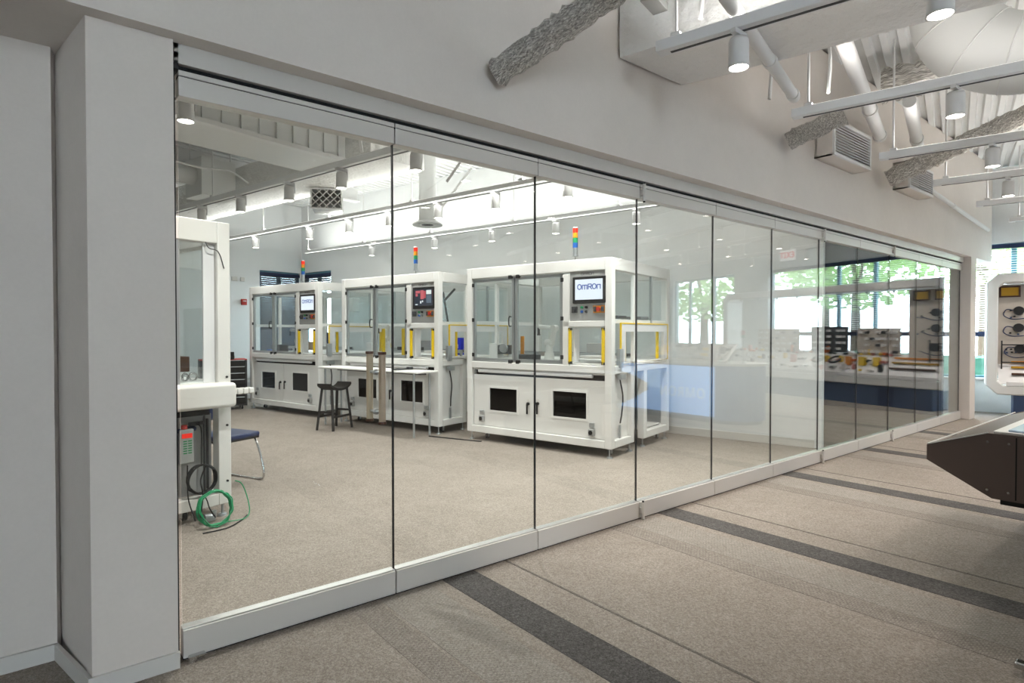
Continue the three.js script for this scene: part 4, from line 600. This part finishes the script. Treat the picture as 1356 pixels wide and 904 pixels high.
  for (const [x, m, s] of [[1.45, M.yellow, 2.4], [1.75, M.yellow, 2.6], [2.05, M.amber, 2.2], [3.4, M.pink, 2.2]]) part(t, 'safety_switch', [rbox(0.05 * s, 0.18, 0.04 * s, x, 0.86, -0.16, 0.01)], m);
  for (const x of [2.35, 2.75]) item(t, 3, x, 0.78, -0.14, M.black, 1.9);
  for (const [x0, w, y] of [[1.1, 0.9, 1.16], [2.2, 0.9, 1.2], [3.4, 1.2, 1.16]]) { const b = part(t, 'mounting_board', rbox(w, 0.55, 0.015, x0 + w / 2, y + 0.1, -0.36, 0.004), x0 === 2.2 ? M.darkGrey : M.panelBeige); for (let i = 0; i < 7; i++) for (let j = 0; j < 4; j++) if (rnd() < 0.75) part(b, 'terminal_block', rbox(0.08, 0.05, 0.05, x0 + 0.1 + i * (w - 0.2) / 6, y - 0.1 + j * 0.13, -0.33, 0.004), rnd() < 0.7 ? M.lampBody : M.darkGrey); }
  part(t, 'lamp_strip', box(L - 0.7, 0.012, 0.03, L / 2, 2.306, -0.06), std(0xffffff, 0.5, 0, { emissive: 0xfff4e4, emissiveIntensity: 2 }));
  { const r = new THREE.RectAreaLight(0xfff4e6, 48, L - 0.7, 0.05); r.position.set(L / 2, 2.297, -0.06); r.rotation.x = -Math.PI / 2; t.add(r); }
  for (let x = 0.6; x < 5; x += 0.55) part(t, 'accent_spot', [cyl(0.025, 0.03, 0.08, x, 2.27, -0.2, 12), cyl(0.006, 0.006, 0.05, x, 2.31, -0.2, 6)], M.alu);
}
// island table whose brown end panel faces the camera
function island(name, label, x0, x1, z0, w, top) {
  const t = thing(name, label, 'display table', [x0, 0, z0]);
  const prof = [[0.0, 0.717], [0.0, 0.804], [0.28, 0.905], [w - 0.28, 0.905], [w, 0.804], [w, 0.717], [w - 0.3, 0.555], [0.3, 0.555]];
  const ext = (p, d) => slab(p, d).rotateY(Math.PI / 2).scale(1, 1, -1);       // profile y-z, extruded along x
  const flip = (g) => { const ix = g.index; if (!ix) { const p = g.attributes.position.array; for (let i = 0; i < p.length; i += 9) for (let k = 0; k < 3; k++) { const a = p[i + 3 + k]; p[i + 3 + k] = p[i + 6 + k]; p[i + 6 + k] = a; } } g.computeVertexNormals(); return g; };
  part(t, 'end_panel', flip(ext(prof, 0.03)), M.brown);
  part(t, 'body', flip(ext(prof.map(([a, y]) => [a + 0.006 * (a < w / 2 ? 1 : -1), y - 0.004 * (y > 0.7 ? 1 : -1)]), x1 - x0 - 0.06)).translate(0.03, 0, 0), M.brown);
  part(t, 'end_panel', flip(ext(prof, 0.03)).translate(x1 - x0 - 0.03, 0, 0), M.brown);
  part(t, 'edge_band', [bar([0, 0.81, 0.005], [0, 0.908, 0.28], 0.006, 0.006), bar([0, 0.81, 0.005], [x1 - x0, 0.81, 0.005], 0.006, 0.006)], M.shell);
  part(t, 'top_rim', rbox(x1 - x0 - 0.02, 0.015, w - 0.6, (x1 - x0) / 2, 0.912, w / 2, 0.004), top === M.brown ? M.brown : M.shell);
  for (let i = 0; i < 3; i++) part(t, 'top_plate', rbox((x1 - x0) / 3 - 0.06, 0.012, w - 0.72, (x1 - x0) * (i + 0.5) / 3, 0.925, w / 2, 0.004), top);
  for (const [z, y] of [[0.28, 0.86], [0.37, 0.86], [0.28, 0.6], [0.37, 0.6]]) part(t, 'panel_bolt', cyl(0.006, 0.006, 0.006, -0.003, y, z, 10, 'x'), M.chrome);
  part(t, 'panel_joint', box(0.003, 0.33, 0.006, -0.0005, 0.73, 0.4), M.slot);
  part(t, 'base_plate', rbox(x1 - x0 - 0.05, 0.03, w - 0.66, (x1 - x0) / 2, 0.54, w / 2, 0.004), M.rubber);
  part(t, 'pedestal', rbox(x1 - x0 - 0.9, 0.53, w - 0.9, (x1 - x0) / 2 + 0.2, 0.265, w / 2 + 0.1, 0.01), M.darkGrey);
  return t;
}
island('island_table', 'brown sided island display table with pale blue top plates', 4.0, 6.1, 1.82, 1.5, std(0xb9cfe6, 0.25));
{ const t = thing('shade_cabinet', 'tall brown cabinet on chrome feet, added out of view to shade the carpet', 'cabinet', [1.75, 0, 2.76]), W = 2.15, D = 0.6, H = 1.45;  // added out of view so that its shadow falls on the carpet
  part(t, 'body', rbox(W, H - 0.12, D, W / 2, (H + 0.12) / 2, D / 2, 0.01), M.brown); part(t, 'top_panel', rbox(W + 0.03, 0.03, D + 0.03, W / 2, H + 0.01, D / 2, 0.006), M.brown); part(t, 'plinth', box(W - 0.2, 0.1, D - 0.15, W / 2, 0.07, D / 2), M.darkGrey);
  for (let i = 0; i < 3; i++) { const o = part(t, 'door', rbox(W / 3 - 0.02, H - 0.3, 0.018, W * (i + 0.5) / 3, 0.8, -0.009, 0.004), M.brown); part(o, 'door_knob', cyl(0.012, 0.014, 0.025, W * (i + 0.5) / 3 + 0.28, 0.85, -0.028, 12, 'z'), M.chrome); }
  for (const x of [1.5, 0.3]) part(t, 'chrome_foot', [rbox(0.05, 0.03, 0.62, x, 0.035, -0.09, 0.01), cyl(0.02, 0.026, 0.02, x, 0.01, -0.35, 14)], M.chrome); }
{ // blue counter that the glass mirrors
  const t = thing('blue_counter', 'blue counter with a rounded end and raised lettering', 'counter', [8.4, 0, 1.75]);
  const o = []; for (let i = 0; i <= 12; i++) { const a = Math.PI + i * Math.PI / 12; o.push([0.45 + 0.45 * Math.cos(a), 0.45 + 0.45 * Math.sin(a)]); }
  o.push([0.9, 2.6], [0, 2.6]);
  part(t, 'counter_body', prism(o, 0.06, 0.92), M.blueBase); part(t, 'toe_kick', prism(o.map(([x, z]) => [0.45 + (x - 0.45) * 0.9, 1.3 + (z - 1.3) * 0.96]), 0, 0.06), M.slate);
  part(t, 'counter_top', prism(o.map(([x, z]) => [0.45 + (x - 0.45) * 1.06, 1.3 + (z - 1.3) * 1.02]), 0.92, 0.96), M.shell);
  part(t, 'backlit_sign_panel', box(0.012, 0.8, 1.9, -0.006, 0.5, 1.5), std(0x7fb0e6, 0.4, 0, { emissive: 0x5f9be6, emissiveIntensity: 1.1 }));
  { const r = new THREE.RectAreaLight(0x8fbdf2, 0.8, 1.9, 0.8); r.position.set(-0.02, 0.5, 1.5); r.rotation.y = Math.PI / 2; t.add(r); }
  const tx = letters('OMRON', 0.17, 0.012).rotateY(-Math.PI / 2).translate(-0.012, 0.46, 1.15); part(t, 'sign_letters', tx, std(0xd5e4f6, 0.5, 0, { emissive: 0xa9cdf6, emissiveIntensity: 1.3 }));
}
for (const [x, z, h, l] of [[9.24, 3.0, 0.6, 'signal tower on a tall pole on the blue counter'], [8.72, 2.0, 0.4, 'signal tower on a short pole on the blue counter']]) {
  const t = thing('signal_tower', l, 'signal light', [x, 0.96, z]); part(t, 'pole', [cyl(0.008, 0.008, h, 0, h / 2, 0, 8), cyl(0.04, 0.045, 0.015, 0, 0.0075, 0, 16)], M.alu); part(t, 'green_lens', cyl(0.028, 0.028, 0.05, 0, h + 0.025, 0, 16), M.green); part(t, 'red_lens', cyl(0.028, 0.028, 0.07, 0, h + 0.085, 0, 16), M.red);
}
{ // tilted tray of components on the counter
  const t = thing('component_tray', 'tilted white tray of components on the blue counter', 'tray', [8.45, 0.962, 2.2]);
  part(t, 'tray_frame', [box(0.04, 0.03, 1.9, 0, 0.015, 0.9), box(0.04, 0.03, 1.5, 0.7, 0.28, 0.9), bar([0, 0.02, -0.05], [0.7, 0.28, 0.15], 0.04, 0.03), bar([0, 0.02, 1.85], [0.7, 0.28, 1.65], 0.04, 0.03)], M.shell);
  part(t, 'tray_bed', bar([0.03, 0.02, 0.9], [0.68, 0.26, 0.9], 1.55, 0.012), M.panelBeige); part(t, 'tray_leg', [box(0.03, 0.27, 0.03, 0.7, 0.135, 0.3), box(0.03, 0.27, 0.03, 0.7, 0.135, 1.5)], M.shell);
  for (let i = 0; i < 5; i++) for (let j = 0; j < 12; j++) if (rnd() < 0.75) item(t, Math.floor(rnd(0, 3)), 0.1 + i * 0.12, 0.05 + i * 0.044, 0.2 + j * 0.125, [M.lampBody, M.lampBody, M.alu, M.darkGrey, M.yellow][Math.floor(rnd(0, 5))], 1.2);
}
{ const t = thing('exit_sign', 'white ceiling sign with red EXIT lettering', 'sign', [11.9, 2.9, 2.85], TURN - Math.PI / 2); part(t, 'sign_plate', rbox(0.36, 0.22, 0.03, 0, 0.12, 0, 0.006), std(0xeeeeee, 0.4, 0, { emissive: 0xffffff, emissiveIntensity: 0.7 })); part(t, 'sign_letters', letters('EXIT', 0.12, 0.006).translate(0, 0.12, 0.015), std(0xc0202a, 0.4, 0, { emissive: 0xff3040, emissiveIntensity: 0.6 })); part(t, 'sign_stem', cyl(0.012, 0.012, 1.25, 0, 0.85, 0, 8), M.lampBody); part(t, 'sign_canopy', rbox(0.2, 0.04, 0.08, 0, 0.24, 0, 0.006), M.lampBody); }
{ const p = grid(5.3, 0.0), t = thing('low_bench', 'low dark bench under the end window', 'bench', [p.x, 0, p.z], TURN - Math.PI / 2); part(t, 'bench_top', rbox(1.3, 0.05, 0.35, 0, 0.3, 0, 0.006), M.black); part(t, 'bench_side', [rbox(1.25, 0.27, 0.3, 0, 0.137, 0, 0.004)], M.greyBase);
  for (let i = 0; i < 5; i++) { const q = V3(-0.5 + i * 0.24, 0.326, 0.05).applyAxisAngle(V3(0, 1, 0), TURN - Math.PI / 2).add(V3(p.x, 0, p.z)); single('sample_cup', 'small white sample cup on the low dark bench', 'cup', lathe([[0.001, 0], [0.03, 0], [0.036, 0.09], [0.032, 0.09], [0.027, 0.008], [0.001, 0.008]], 14), M.lampBody, 'sample cups under the window', q.toArray()); } }

renderer.render(scene, camera);
